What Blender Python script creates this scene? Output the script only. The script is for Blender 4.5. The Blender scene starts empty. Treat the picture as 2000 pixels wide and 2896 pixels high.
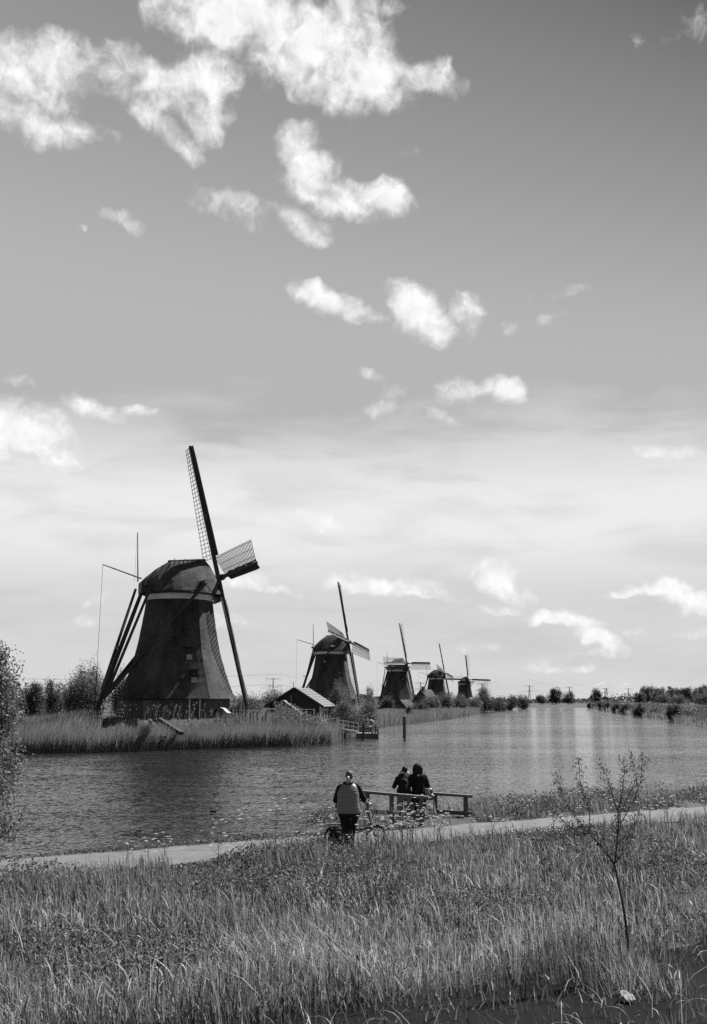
import bpy, math, random
import numpy as np
from mathutils import Vector, Matrix

scene = bpy.context.scene
C = scene.collection
R = math.radians
PI = math.pi

# ------------------------------------------------------------------ camera
FPX = 2900.0                       # focal length in photograph pixels (2000 x 2896)
PITCH = math.atan((1981 - 1448) / FPX)
CAM = Vector((0, 0, 4.0))
cam_data = bpy.data.cameras.new('camera')
cam = bpy.data.objects.new('camera', cam_data)
C.objects.link(cam)
cam.location = CAM
cam.rotation_euler = (PI / 2 + PITCH, 0, 0)
cam_data.sensor_fit = 'VERTICAL'
cam_data.sensor_height = 36.0
cam_data.lens = 36.0 * FPX / 2896
cam_data.clip_start = 0.1
cam_data.clip_end = 20000
scene.camera = cam
scene.view_settings.view_transform = 'Standard'
scene.view_settings.look = 'None'
scene.view_settings.gamma = 1.0
scene.view_settings.exposure = 1.5     # exposed for the backlit reeds and grass
scene.render.engine = 'CYCLES'
scene.cycles.use_denoising = False
scene.cycles.max_bounces = 6
scene.cycles.transparent_max_bounces = 8
scene.cycles.sample_clamp_indirect = 2.0

# ------------------------------------------------------------------ sun
SUN_AZ = R(43)                     # from +x towards +y
SUN_EL = R(53)
SUN = Vector((math.cos(SUN_AZ) * math.cos(SUN_EL), math.sin(SUN_AZ) * math.cos(SUN_EL), math.sin(SUN_EL)))
sl = bpy.data.lights.new('sun', 'SUN')
sl.energy = 4.8
sl.angle = R(0.5)
sl.color = (1, 1, 1)               # black-and-white film: neutral light
so = bpy.data.objects.new('sun', sl)
C.objects.link(so)
so.location = (60, 20, 80)
so.rotation_euler = (-SUN).to_track_quat('-Z', 'Y').to_euler()

# ------------------------------------------------------------------ pixel helpers (photograph pixels -> places in the world)
def ray(u, v):
    x = (u - 1000) / FPX
    y = -(v - 1448) / FPX
    return Vector((x, math.cos(PITCH) - y * math.sin(PITCH), math.sin(PITCH) + y * math.cos(PITCH)))
def at(u, v, Y):
    d = ray(u, v)
    return CAM + d * (Y / d.y)
def gnd(u, v, z=0.0):
    d = ray(u, v)
    return CAM + d * ((z - CAM.z) / d.z)
def azel(u, v):
    d = ray(u, v).normalized()
    return math.degrees(math.atan2(d.x, d.y)), math.degrees(math.asin(d.z))

# ------------------------------------------------------------------ world: sky texture seen through a red filter, with clouds
world = bpy.data.worlds.new('World')
scene.world = world
world.use_nodes = True
wn, wl = world.node_tree.nodes, world.node_tree.links
wn.clear()
def N(t, **kw):
    n = wn.new(t)
    for k, v in kw.items():
        setattr(n, k, v)
    return n
def lk(a, b):
    wl.new(a, b)
def wmath(op, a, b=None, clamp=False):
    n = N('ShaderNodeMath', operation=op)
    n.use_clamp = clamp
    for i, x in enumerate((a, b)):
        if x is None:
            continue
        if isinstance(x, (int, float)):
            n.inputs[i].default_value = x
        else:
            lk(x, n.inputs[i])
    return n.outputs[0]
def wmap(x, a, b, c=0.0, d=1.0, smooth=True):
    n = N('ShaderNodeMapRange')
    n.interpolation_type = 'SMOOTHSTEP' if smooth else 'LINEAR'
    lk(x, n.inputs[0])
    for i, q in enumerate((a, b, c, d)):
        n.inputs[i + 1].default_value = q
    return n.outputs[0]
def wnoise(vec, scale, detail=5, rough=0.55, dist=0.0, col=False):
    n = N('ShaderNodeTexNoise', noise_dimensions='3D')
    lk(vec, n.inputs['Vector'])
    n.inputs['Scale'].default_value = scale
    n.inputs['Detail'].default_value = detail
    n.inputs['Roughness'].default_value = rough
    n.inputs['Distortion'].default_value = dist
    return n.outputs['Color' if col else 'Fac']

sky = N('ShaderNodeTexSky', sky_type='NISHITA')
sky.sun_disc = False
sky.sun_elevation = SUN_EL
sky.sun_rotation = PI / 2 - SUN_AZ
sky.altitude = 0
sky.air_density = 1.0
sky.dust_density = 1.0
sky.ozone_density = 1.0
sep = N('ShaderNodeSeparateColor')
lk(sky.outputs[0], sep.inputs[0])
# red-orange filtered panchromatic response
sky_bw = wmath('ADD', wmath('MULTIPLY', sep.outputs[0], 0.80), wmath('MULTIPLY', sep.outputs[1], 0.20))
tc = N('ShaderNodeTexCoord')
sx = N('ShaderNodeSeparateXYZ')
lk(tc.outputs['Generated'], sx.inputs[0])
az = wmath('MULTIPLY', wmath('ARCTAN2', sx.outputs[0], sx.outputs[1]), 180 / PI)
el = wmath('MULTIPLY', wmath('ARCSINE', sx.outputs[2]), 180 / PI)
cv = N('ShaderNodeCombineXYZ')
lk(az, cv.inputs[0]); lk(el, cv.inputs[1])
AE = cv.outputs[0]
# domain warp: billows (coarse) and wisps (fine)
def warp(vec, scale, amp, detail):
    c = wnoise(vec, scale, detail, 0.6, 0.0, True)
    s = N('ShaderNodeVectorMath', operation='SUBTRACT'); lk(c, s.inputs[0]); s.inputs[1].default_value = (0.5, 0.5, 0.5)
    m = N('ShaderNodeVectorMath', operation='SCALE'); lk(s.outputs[0], m.inputs[0]); m.inputs['Scale'].default_value = amp
    a = N('ShaderNodeVectorMath', operation='ADD'); lk(vec, a.inputs[0]); lk(m.outputs[0], a.inputs[1])
    return a.outputs[0]
W1 = warp(warp(AE, 0.33, 1.7, 2), 1.6, 0.55, 4)
CL = [  # u, v, ru, rv, rotation, strength : the clouds in the photograph, by direction
 (650,40,210,105,0,.95),(870,110,260,125,-8,1.0),(1010,190,170,110,-16,1.0),(1160,215,150,45,-14,.8),(1255,205,36,34,0,.5),
 (560,225,150,85,25,.9),(470,240,170,55,-18,.75),(570,320,60,90,35,.8),(470,372,120,42,-30,.7),
 (110,185,200,80,5,.9),(300,215,140,50,-10,.6),(60,255,160,45,0,.7),(60,340,150,60,-12,.85),(210,350,90,30,-15,.45),
 (850,405,60,60,0,.75),(885,500,75,90,25,.85),(950,560,150,60,-14,.95),(1050,560,120,48,-14,.9),(1130,555,60,40,-30,.6),(850,640,95,40,-18,.7),
 (650,590,120,45,-20,.42),(360,622,80,24,-10,.38),(580,560,60,30,0,.3),(1145,440,40,16,0,.3),
 (920,850,105,44,-16,.95),(1010,892,100,24,-12,.7),(1165,865,85,72,-35,1.0),(1215,930,105,50,-12,.8),(1320,880,62,55,-40,.75),
 (1590,835,85,24,0,.42),(1500,920,90,24,10,.45),(1450,930,40,26,0,.45),
 (1290,1100,80,34,12,.5),(1432,1103,56,40,-10,.9),(1370,1092,80,30,10,.5),(1060,1070,46,16,-20,.45),(1075,1158,60,22,0,.48),
 (1235,1172,70,24,-10,.45),(1130,1125,60,26,0,.35),(830,1150,40,16,0,.25),
 (70,1235,175,85,-12,1.05),(255,1155,90,32,-14,.6),(400,1170,60,20,0,.45),(40,1080,60,18,-10,.45),(20,1300,140,50,0,.8),
 (1865,1290,95,36,-6,.9),(1100,1668,150,46,0,.75),(970,1662,70,38,0,.65),(1240,1680,95,24,-8,.5),(1405,1640,95,50,-32,.8),
 (1475,1690,70,28,-15,.6),(1585,1765,105,38,0,.85),(1690,1808,90,32,-24,.75),(1900,1660,80,38,0,.8),(1960,1690,80,46,-20,.75),
 (1760,1672,66,20,0,.45),(720,1655,120,40,-12,.65),(890,1470,110,52,0,.55),(1950,1790,66,24,0,.5),(1790,1790,50,18,0,.3),
 (620,1770,70,36,0,.4),(290,1700,90,30,0,.35),(1120,1820,60,20,0,.35),(1400,1735,80,18,0,.4),(250,1760,50,26,0,.3),
 (1550,1890,60,18,0,.35),(1350,1835,70,20,0,.35),(1700,1860,90,18,0,.3),(1660,1900,60,14,0,.3),
 (1970,65,70,46,0,.4),(1805,90,24,18,0,.35),(1080,20,80,30,0,.4),(225,645,16,12,0,.35)]
dens = None
for (u, v, ru, rv, ro, st) in CL:
    a0, e0 = azel(u, v)
    m = N('ShaderNodeMapping', vector_type='TEXTURE')
    lk(W1, m.inputs['Vector'])
    m.inputs['Location'].default_value = (a0, e0, 0)
    m.inputs['Rotation'].default_value = (0, 0, R(ro))
    m.inputs['Scale'].default_value = (ru / 50.6 / math.cos(R(e0)) * 1.16, rv / 50.6 * 1.16, 50)
    mo = m.outputs[0]
    if e0 < 13.5 and abs(ro) < 13:                       # fair-weather cumulus: flat underside
        sp_ = N('ShaderNodeSeparateXYZ'); lk(mo, sp_.inputs[0])
        cb_ = N('ShaderNodeCombineXYZ'); lk(sp_.outputs[0], cb_.inputs[0])
        lk(wmath('MAXIMUM', sp_.outputs[1], wmath('MULTIPLY', sp_.outputs[1], -2.4)), cb_.inputs[1])
        mo = cb_.outputs[0]
    ln = N('ShaderNodeVectorMath', operation='DOT_PRODUCT'); lk(mo, ln.inputs[0]); lk(mo, ln.inputs[1])
    b = wmath('MULTIPLY', wmath('SUBTRACT', 1.0, ln.outputs[1]), st * (1.22 if e0 > 12.5 else 1.6))
    dens = b if dens is None else wmath('MAXIMUM', dens, b)
# beyond the picture the same scattered cumulus goes on
sc_n = wnoise(AE, 0.075, 3, 0.5)
scat = wmath('MULTIPLY', wmath('SUBTRACT', sc_n, 0.60), 6.0)
outside = wmap(wmath('ABSOLUTE', az), 21, 27)
outside = wmath('MAXIMUM', outside, wmap(el, 38.5, 44))
scat = wmath('SUBTRACT', scat, wmath('MULTIPLY', wmath('SUBTRACT', 1.0, outside), 8.0))
dens = wmath('MAXIMUM', dens, scat)
fb = wnoise(W1, 0.42, 9, 0.52, 0.35)
fb2 = wnoise(AE, 1.5, 7, 0.6, 0.6)
dens2 = wmath('ADD', dens, wmath('MULTIPLY', wmath('SUBTRACT', fb, 0.54), 2.2))
dens2 = wmath('ADD', dens2, wmath('MULTIPLY', wmath('SUBTRACT', fb2, 0.5), 0.8))
dens2 = wmath('MULTIPLY', dens2, wmap(dens, -0.35, 0.15))
cmask = wmap(dens2, -0.03, 1.15)
# thin veil of high cloud low over the horizon, drawn out sideways
mp = N('ShaderNodeMapping', vector_type='POINT')
lk(AE, mp.inputs['Vector'])
mp.inputs['Rotation'].default_value = (0, 0, R(-3))
mp.inputs['Scale'].default_value = (0.13, 0.55, 1)
vn = wnoise(mp.outputs[0], 0.85, 6, 0.55, 0.4)
vedge = wmath('ADD', el, wmath('MULTIPLY', wmath('SUBTRACT', vn, 0.5), 9.0))
veil = wmath('MULTIPLY', wmap(vedge, 17.0, 11.0), wmap(vn, 0.28, 0.58, 0.66, 1.0))
STR = 0.05
K = 2 ** -1.5 / STR
def wmix(f, a, b):
    n = N('ShaderNodeMix', data_type='FLOAT')
    lk(f, n.inputs[0])
    for i, x in ((2, a), (3, b)):
        if isinstance(x, (int, float)):
            n.inputs[i].default_value = x
        else:
            lk(x, n.inputs[i])
    return n.outputs[0]
tone = wmap(wmath('ADD', el, wmath('MULTIPLY', az, 0.6)), 8, 50, 2.40, 0.24, False)
tone = wmix(outside, tone, 1.15)
base = wmath('MULTIPLY', wmath('MULTIPLY', sky_bw, 0.707), tone)   # filter and haze: the clear sky pales towards the horizon and away from the sun
smn = N('ShaderNodeMath', operation='SMOOTH_MIN')
lk(base, smn.inputs[0]); smn.inputs[1].default_value = 0.47 * K; smn.inputs[2].default_value = 0.12 * K
base = smn.outputs[0]
hz = wmix(veil, base, wmap(el, 9.5, 5.0, 0.85 * K, 0.68 * K))
off_ = N('ShaderNodeVectorMath', operation='ADD'); lk(W1, off_.inputs[0]); off_.inputs[1].default_value = (0.30, 0.55, 0)
fbs = wnoise(off_.outputs[0], 0.42, 7, 0.52, 0.35)
relief = wmath('MULTIPLY', wmath('SUBTRACT', fb, fbs), 0.55)          # billows lit from the upper right
body = wmath('MULTIPLY', wmath('ADD', relief, wmap(fb2, 0.25, 0.75, 0.91, 0.97)), K)
thick = wmap(dens2, 0.0, 1.3, 0.86, 1.0)
fin = wmix(cmask, hz, wmath('MULTIPLY', body, thick))
bg = N('ShaderNodeBackground')
lk(fin, bg.inputs['Color'])
bg.inputs['Strength'].default_value = STR
wo = N('ShaderNodeOutputWorld')
lk(bg.outputs[0], wo.inputs[0])
world.cycles.sampling_method = 'MANUAL'
world.cycles.sample_map_resolution = 512

# ------------------------------------------------------------------ materials (all grey: a black-and-white place)
def new_mat(name):
    m = bpy.data.materials.new(name)
    m.use_nodes = True
    nt = m.node_tree
    p = nt.nodes['Principled BSDF']
    return m, nt, p
def g3(v):
    return (v, v, v, 1)
def mat_noise(name, lo, hi, rough=0.8, scale=8.0, stretch=(1, 1, 1), bump=0.0, bdist=0.02, detail=6, spec=0.3, coord='Object'):
    """plain surface: grey varied by noise, with fine relief"""
    m, nt, p = new_mat(name)
    L = nt.links
    t = nt.nodes.new('ShaderNodeTexCoord')
    mp_ = nt.nodes.new('ShaderNodeMapping')
    mp_.inputs['Scale'].default_value = stretch
    L.new(t.outputs[coord], mp_.inputs[0])
    n = nt.nodes.new('ShaderNodeTexNoise')
    n.inputs['Scale'].default_value = scale
    n.inputs['Detail'].default_value = detail
    n.inputs['Roughness'].default_value = 0.65
    L.new(mp_.outputs[0], n.inputs['Vector'])
    mr = nt.nodes.new('ShaderNodeMapRange')
    mr.inputs[1].default_value = 0.3; mr.inputs[2].default_value = 0.7
    mr.inputs[3].default_value = lo; mr.inputs[4].default_value = hi
    L.new(n.outputs['Fac'], mr.inputs[0])
    L.new(mr.outputs[0], p.inputs['Base Color'])
    p.inputs['Roughness'].default_value = rough
    p.inputs['Specular IOR Level'].default_value = spec
    if bump:
        b = nt.nodes.new('ShaderNodeBump')
        b.inputs['Strength'].default_value = bump
        b.inputs['Distance'].default_value = bdist
        L.new(n.outputs['Fac'], b.inputs['Height'])
        L.new(b.outputs[0], p.inputs['Normal'])
    return m
def mat_leaf(name, lo, hi, trans=0.35, rough=0.5, spec=0.35):
    """foliage: per-leaf shade attribute, part of the light comes through the blade"""
    m, nt, p = new_mat(name)
    L = nt.links
    a = nt.nodes.new('ShaderNodeAttribute'); a.attribute_name = 'shade'
    mr = nt.nodes.new('ShaderNodeMapRange')
    mr.inputs[3].default_value = lo; mr.inputs[4].default_value = hi
    L.new(a.outputs['Fac'], mr.inputs[0])
    L.new(mr.outputs[0], p.inputs['Base Color'])
    p.inputs['Roughness'].default_value = rough
    p.inputs['Specular IOR Level'].default_value = spec
    tr = nt.nodes.new('ShaderNodeBsdfTranslucent')
    L.new(mr.outputs[0], tr.inputs[0])
    mx = nt.nodes.new('ShaderNodeMixShader')
    mx.inputs[0].default_value = trans
    L.new(p.outputs[0], mx.inputs[1]); L.new(tr.outputs[0], mx.inputs[2])
    L.new(mx.outputs[0], nt.nodes['Material Output'].inputs[0])
    return m
MAT = {}
MAT['wood_dark'] = mat_noise('dark_tarred_wood', 0.012, 0.035, 0.6, 14, (1, 1, 6), 0.3, 0.01)
MAT['wood_mid'] = mat_noise('weathered_wood', 0.05, 0.12, 0.7, 18, (1, 1, 5), 0.3, 0.01)
MAT['wood_pale'] = mat_noise('bleached_wood', 0.15, 0.25, 0.7, 18, (1, 1, 5), 0.3, 0.01)
MAT['white'] = mat_noise('white_paint', 0.38, 0.55, 0.5, 9, (1, 1, 1), 0.1, 0.004)
MAT['band'] = mat_noise('faded_white_band', 0.40, 0.58, 0.6, 5, (1, 1, .4), 0.1, 0.01)
MAT['brick'] = mat_noise('dark_brick', 0.03, 0.06, 0.8, 26, (1, 1, 2.5), 0.4, 0.02)
MAT['metal_dark'] = mat_noise('dark_metal', 0.015, 0.03, 0.35, 20, spec=0.6)
MAT['steel'] = mat_noise('grey_steel', 0.25, 0.35, 0.4, 20, spec=0.5)
MAT['pylon'] = mat_noise('galvanised_lattice', 0.10, 0.14, 0.5, 1)
MAT['glass'] = mat_noise('dark_glass', 0.008, 0.012, 0.5, 3, spec=0.15)
MAT['cloth_sail'] = mat_noise('furled_sailcloth', 0.10, 0.20, 0.8, 6, (1, 1, 1), 0.3, 0.03)
MAT['cloth_black'] = mat_noise('black_cloth', 0.006, 0.014, 0.85, 30, (1, 1, 1), 0.4, 0.01, spec=0.15)
MAT['cloth_khaki'] = mat_noise('khaki_cloth', 0.11, 0.17, 0.85, 25, (1, 1, 1), 0.4, 0.01, spec=0.15)
MAT['vest'] = mat_noise('grey_quilted_nylon', 0.10, 0.13, 0.5, 30, (1, 1, 1), 0.3, 0.006, spec=0.4)
MAT['skin'] = mat_noise('skin', 0.30, 0.38, 0.5, 40, (1, 1, 1), 0.1, 0.002)
MAT['hair_dark'] = mat_noise('dark_hair', 0.006, 0.02, 0.7, 60, (1, 1, .15), 0.7, 0.01, spec=0.15)
MAT['hair_mid'] = mat_noise('blonde_hair', 0.025, 0.09, 0.65, 60, (1, 1, .15), 0.7, 0.01, spec=0.25)
MAT['rubber'] = mat_noise('black_rubber', 0.012, 0.02, 0.7, 30)
MAT['path'] = mat_noise('pale_asphalt_path', 0.048, 0.095, 0.9, 3.2, (1, 1, 1), 0.25, 0.01, 12)
MAT['bark'] = mat_noise('bark', 0.03, 0.07, 0.9, 12, (3, 3, .6), 0.8, 0.02)
MAT['roof_sheet'] = mat_noise('weathered_roof_boards', 0.045, 0.085, 0.6, 7, (1, 1, 1), 0.2, 0.01)
MAT['grass'] = mat_leaf('grass_blades', 0.02, 0.33, 0.42, 0.55, 0.35)
MAT['reed'] = mat_leaf('reed_blades', 0.05, 0.25, 0.45, 0.6)
MAT['leaf'] = mat_leaf('leaves', 0.028, 0.135, 0.35, 0.6, 0.25)
MAT['leaf_pale'] = mat_leaf('pale_leaves', 0.035, 0.15, 0.35, 0.6, 0.25)
MAT['leaf_dark'] = mat_leaf('dark_leaves', 0.022, 0.088, 0.3, 0.6, 0.2)
MAT['petal'] = mat_leaf('white_petals', 0.28, 0.5, 0.3, 0.6, 0.2)
MAT['leaf_pod'] = mat_leaf('dry_pale_leaf', 0.35, 0.6, 0.3, 0.6, 0.2)

# thatch: coarse vertical straw with courses and weathered patches
def mat_thatch():
    m, nt, p = new_mat('thatch')
    L = nt.links
    t = nt.nodes.new('ShaderNodeTexCoord')
    def nz(scale, stretch, detail=6, rough=.6):
        mp_ = nt.nodes.new('ShaderNodeMapping'); mp_.inputs['Scale'].default_value = stretch
        L.new(t.outputs['Object'], mp_.inputs[0])
        n = nt.nodes.new('ShaderNodeTexNoise'); n.inputs['Scale'].default_value = scale
        n.inputs['Detail'].default_value = detail; n.inputs['Roughness'].default_value = rough
        L.new(mp_.outputs[0], n.inputs['Vector'])
        return n.outputs['Fac']
    straw = nz(9, (1, 1, .35), 5, .75)
    patch = nz(0.55, (1, 1, .5), 4)
    mul = nt.nodes.new('ShaderNodeMath'); mul.operation = 'MULTIPLY'
    streak = nz(1.6, (1, 1, .12), 3)                   # rain streaks and older courses
    st2 = nt.nodes.new('ShaderNodeMapRange'); st2.inputs[1].default_value = .3; st2.inputs[2].default_value = .7; st2.inputs[3].default_value = .9; st2.inputs[4].default_value = 1.1
    L.new(streak, st2.inputs[0])
    mul0 = nt.nodes.new('ShaderNodeMath'); mul0.operation = 'MULTIPLY'; L.new(straw, mul0.inputs[0]); L.new(st2.outputs[0], mul0.inputs[1])
    L.new(mul0.outputs[0], mul.inputs[0]); L.new(patch, mul.inputs[1])
    mr = nt.nodes.new('ShaderNodeMapRange')
    mr.inputs[1].default_value = 0.14; mr.inputs[2].default_value = 0.38
    mr.inputs[3].default_value = 0.014; mr.inputs[4].default_value = 0.078
    L.new(mul.outputs[0], mr.inputs[0]); L.new(mr.outputs[0], p.inputs['Base Color'])
    p.inputs['Roughness'].default_value = 0.9
    p.inputs['Specular IOR Level'].default_value = 0.1
    b = nt.nodes.new('ShaderNodeBump'); b.inputs['Strength'].default_value = 0.8; b.inputs['Distance'].default_value = 0.08
    L.new(straw, b.inputs['Height']); L.new(b.outputs[0], p.inputs['Normal'])
    return m
MAT['thatch'] = mat_thatch()
MAT['shutter'] = mat_noise('grey_white_shutter', 0.20, 0.28, 0.6, 9, (1, 1, 1), 0.2, 0.01)

def mat_water():
    m, nt, p = new_mat('canal_water')
    L = nt.links
    p.inputs['Base Color'].default_value = g3(0.014)
    p.inputs['Roughness'].default_value = 0.06
    p.inputs['IOR'].default_value = 1.33
    p.inputs['Specular IOR Level'].default_value = 0.4
    t = nt.nodes.new('ShaderNodeTexCoord')
    def nz(scale, stretch, rot=0, detail=4, rough=.55, dist=0.0):
        mp_ = nt.nodes.new('ShaderNodeMapping'); mp_.inputs['Scale'].default_value = stretch
        mp_.inputs['Rotation'].default_value = (0, 0, R(rot))
        L.new(t.outputs['Object'], mp_.inputs[0])
        n = nt.nodes.new('ShaderNodeTexNoise'); n.inputs['Scale'].default_value = scale
        n.inputs['Detail'].default_value = detail; n.inputs['Roughness'].default_value = rough
        n.inputs['Distortion'].default_value = dist
        L.new(mp_.outputs[0], n.inputs['Vector'])
        return n.outputs['Fac']
    def nzc(scale, stretch, rot, detail, rough):
        mp_ = nt.nodes.new('ShaderNodeMapping'); mp_.inputs['Scale'].default_value = stretch
        mp_.inputs['Rotation'].default_value = (0, 0, R(rot))
        L.new(t.outputs['Object'], mp_.inputs[0])
        n = nt.nodes.new('ShaderNodeTexNoise'); n.inputs['Scale'].default_value = scale
        n.inputs['Detail'].default_value = detail; n.inputs['Roughness'].default_value = rough
        n.inputs['Distortion'].default_value = 0.3
        L.new(mp_.outputs[0], n.inputs['Vector'])
        sb = nt.nodes.new('ShaderNodeVectorMath'); sb.operation = 'SUBTRACT'; sb.inputs[1].default_value = (.5, .5, .5)
        L.new(n.outputs['Color'], sb.inputs[0])
        return sb.outputs[0]
    rip = nzc(6.0, (0.75, 1.2, 1), 8, 4, .6)           # slopes of the wind ripples
    swell = nzc(0.8, (0.5, 1.2, 1), -10, 2, .5)
    gust = nz(0.016, (0.45, 3.2, 1), 4, 4, .6)          # calm and ruffled lanes
    amp = nt.nodes.new('ShaderNodeMapRange')
    amp.inputs[1].default_value = 0.36; amp.inputs[2].default_value = 0.64
    amp.inputs[3].default_value = 0.8; amp.inputs[4].default_value = 1.95
    L.new(gust, amp.inputs[0])
    sc1 = nt.nodes.new('ShaderNodeVectorMath'); sc1.operation = 'SCALE'; sc1.inputs['Scale'].default_value = 0.22
    L.new(swell, sc1.inputs[0])
    ad = nt.nodes.new('ShaderNodeVectorMath'); ad.operation = 'ADD'; L.new(rip, ad.inputs[0]); L.new(sc1.outputs[0], ad.inputs[1])
    sc2 = nt.nodes.new('ShaderNodeVectorMath'); sc2.operation = 'SCALE'; L.new(ad.outputs[0], sc2.inputs[0]); L.new(amp.outputs[0], sc2.inputs['Scale'])
    fl = nt.nodes.new('ShaderNodeVectorMath'); fl.operation = 'MULTIPLY'; fl.inputs[1].default_value = (.8, 1, 0); L.new(sc2.outputs[0], fl.inputs[0])
    up = nt.nodes.new('ShaderNodeVectorMath'); up.operation = 'ADD'; up.inputs[1].default_value = (0, 0, 1); L.new(fl.outputs[0], up.inputs[0])
    nm = nt.nodes.new('ShaderNodeVectorMath'); nm.operation = 'NORMALIZE'; L.new(up.outputs[0], nm.inputs[0])
    L.new(nm.outputs[0], p.inputs['Normal'])
    return m
MAT['water'] = mat_water()
def mat_ditch():
    m, nt, p = new_mat('still_ditch_water')
    p.inputs['Base Color'].default_value = g3(0.010)
    p.inputs['Specular IOR Level'].default_value = 0.12
    p.inputs['Roughness'].default_value = 0.35
    p.inputs['IOR'].default_value = 1.08
    n = nt.nodes.new('ShaderNodeTexNoise'); n.inputs['Scale'].default_value = 6.0
    t = nt.nodes.new('ShaderNodeTexCoord'); nt.links.new(t.outputs['Object'], n.inputs['Vector'])
    b = nt.nodes.new('ShaderNodeBump'); b.inputs['Strength'].default_value = 0.15; b.inputs['Distance'].default_value = 0.01
    nt.links.new(n.outputs['Fac'], b.inputs['Height']); nt.links.new(b.outputs[0], p.inputs['Normal'])
    return m
MAT['ditch'] = mat_ditch()
def mat_soil():
    return mat_noise('soil_and_moss', 0.012, 0.035, 0.95, 1.2, (1, 1, 1), 0.6, 0.05, 10)
MAT['soil'] = mat_soil()

# ------------------------------------------------------------------ mesh helpers
def link(o, parent=None):
    C.objects.link(o)
    if parent:
        o.parent = parent
    return o
def tag(o, label=None, cat=None, group=None, kind=None):
    if label: o['label'] = label
    if cat: o['category'] = cat
    if group: o['group'] = group
    if kind: o['kind'] = kind
    return o
def thing(name, label, cat, loc=(0, 0, 0), rz=0.0, group=None):
    o = bpy.data.objects.new(name, None)
    o.empty_display_size = 0.3
    C.objects.link(o)
    o.location = loc
    o.rotation_euler = (0, 0, rz)
    return tag(o, label, cat, group)
def fast_mesh(name, V, T, shade=None, smooth=False):
    """big triangle mesh from arrays"""
    me = bpy.data.meshes.new(name)
    V = np.ascontiguousarray(V, np.float32).reshape(-1, 3)
    T = np.ascontiguousarray(T, np.int32).reshape(-1, 3)
    me.vertices.add(len(V)); me.vertices.foreach_set('co', V.ravel())
    me.loops.add(len(T) * 3); me.loops.foreach_set('vertex_index', T.ravel())
    me.polygons.add(len(T))
    me.polygons.foreach_set('loop_start', np.arange(0, len(T) * 3, 3, dtype=np.int32))
    me.polygons.foreach_set('loop_total', np.full(len(T), 3, np.int32))
    if smooth:
        me.polygons.foreach_set('use_smooth', np.ones(len(T), bool))
    me.update(calc_edges=True)
    if shade is not None:
        at_ = me.attributes.new('shade', 'FLOAT', 'POINT')
        at_.data.foreach_set('value', np.ascontiguousarray(shade, np.float32).ravel())
    return me
def fast_obj(name, V, T, mat, shade=None, parent=None, smooth=False):
    me = fast_mesh(name, V, T, shade, smooth)
    me.materials.append(mat)
    return link(bpy.data.objects.new(name, me), parent)

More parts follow.
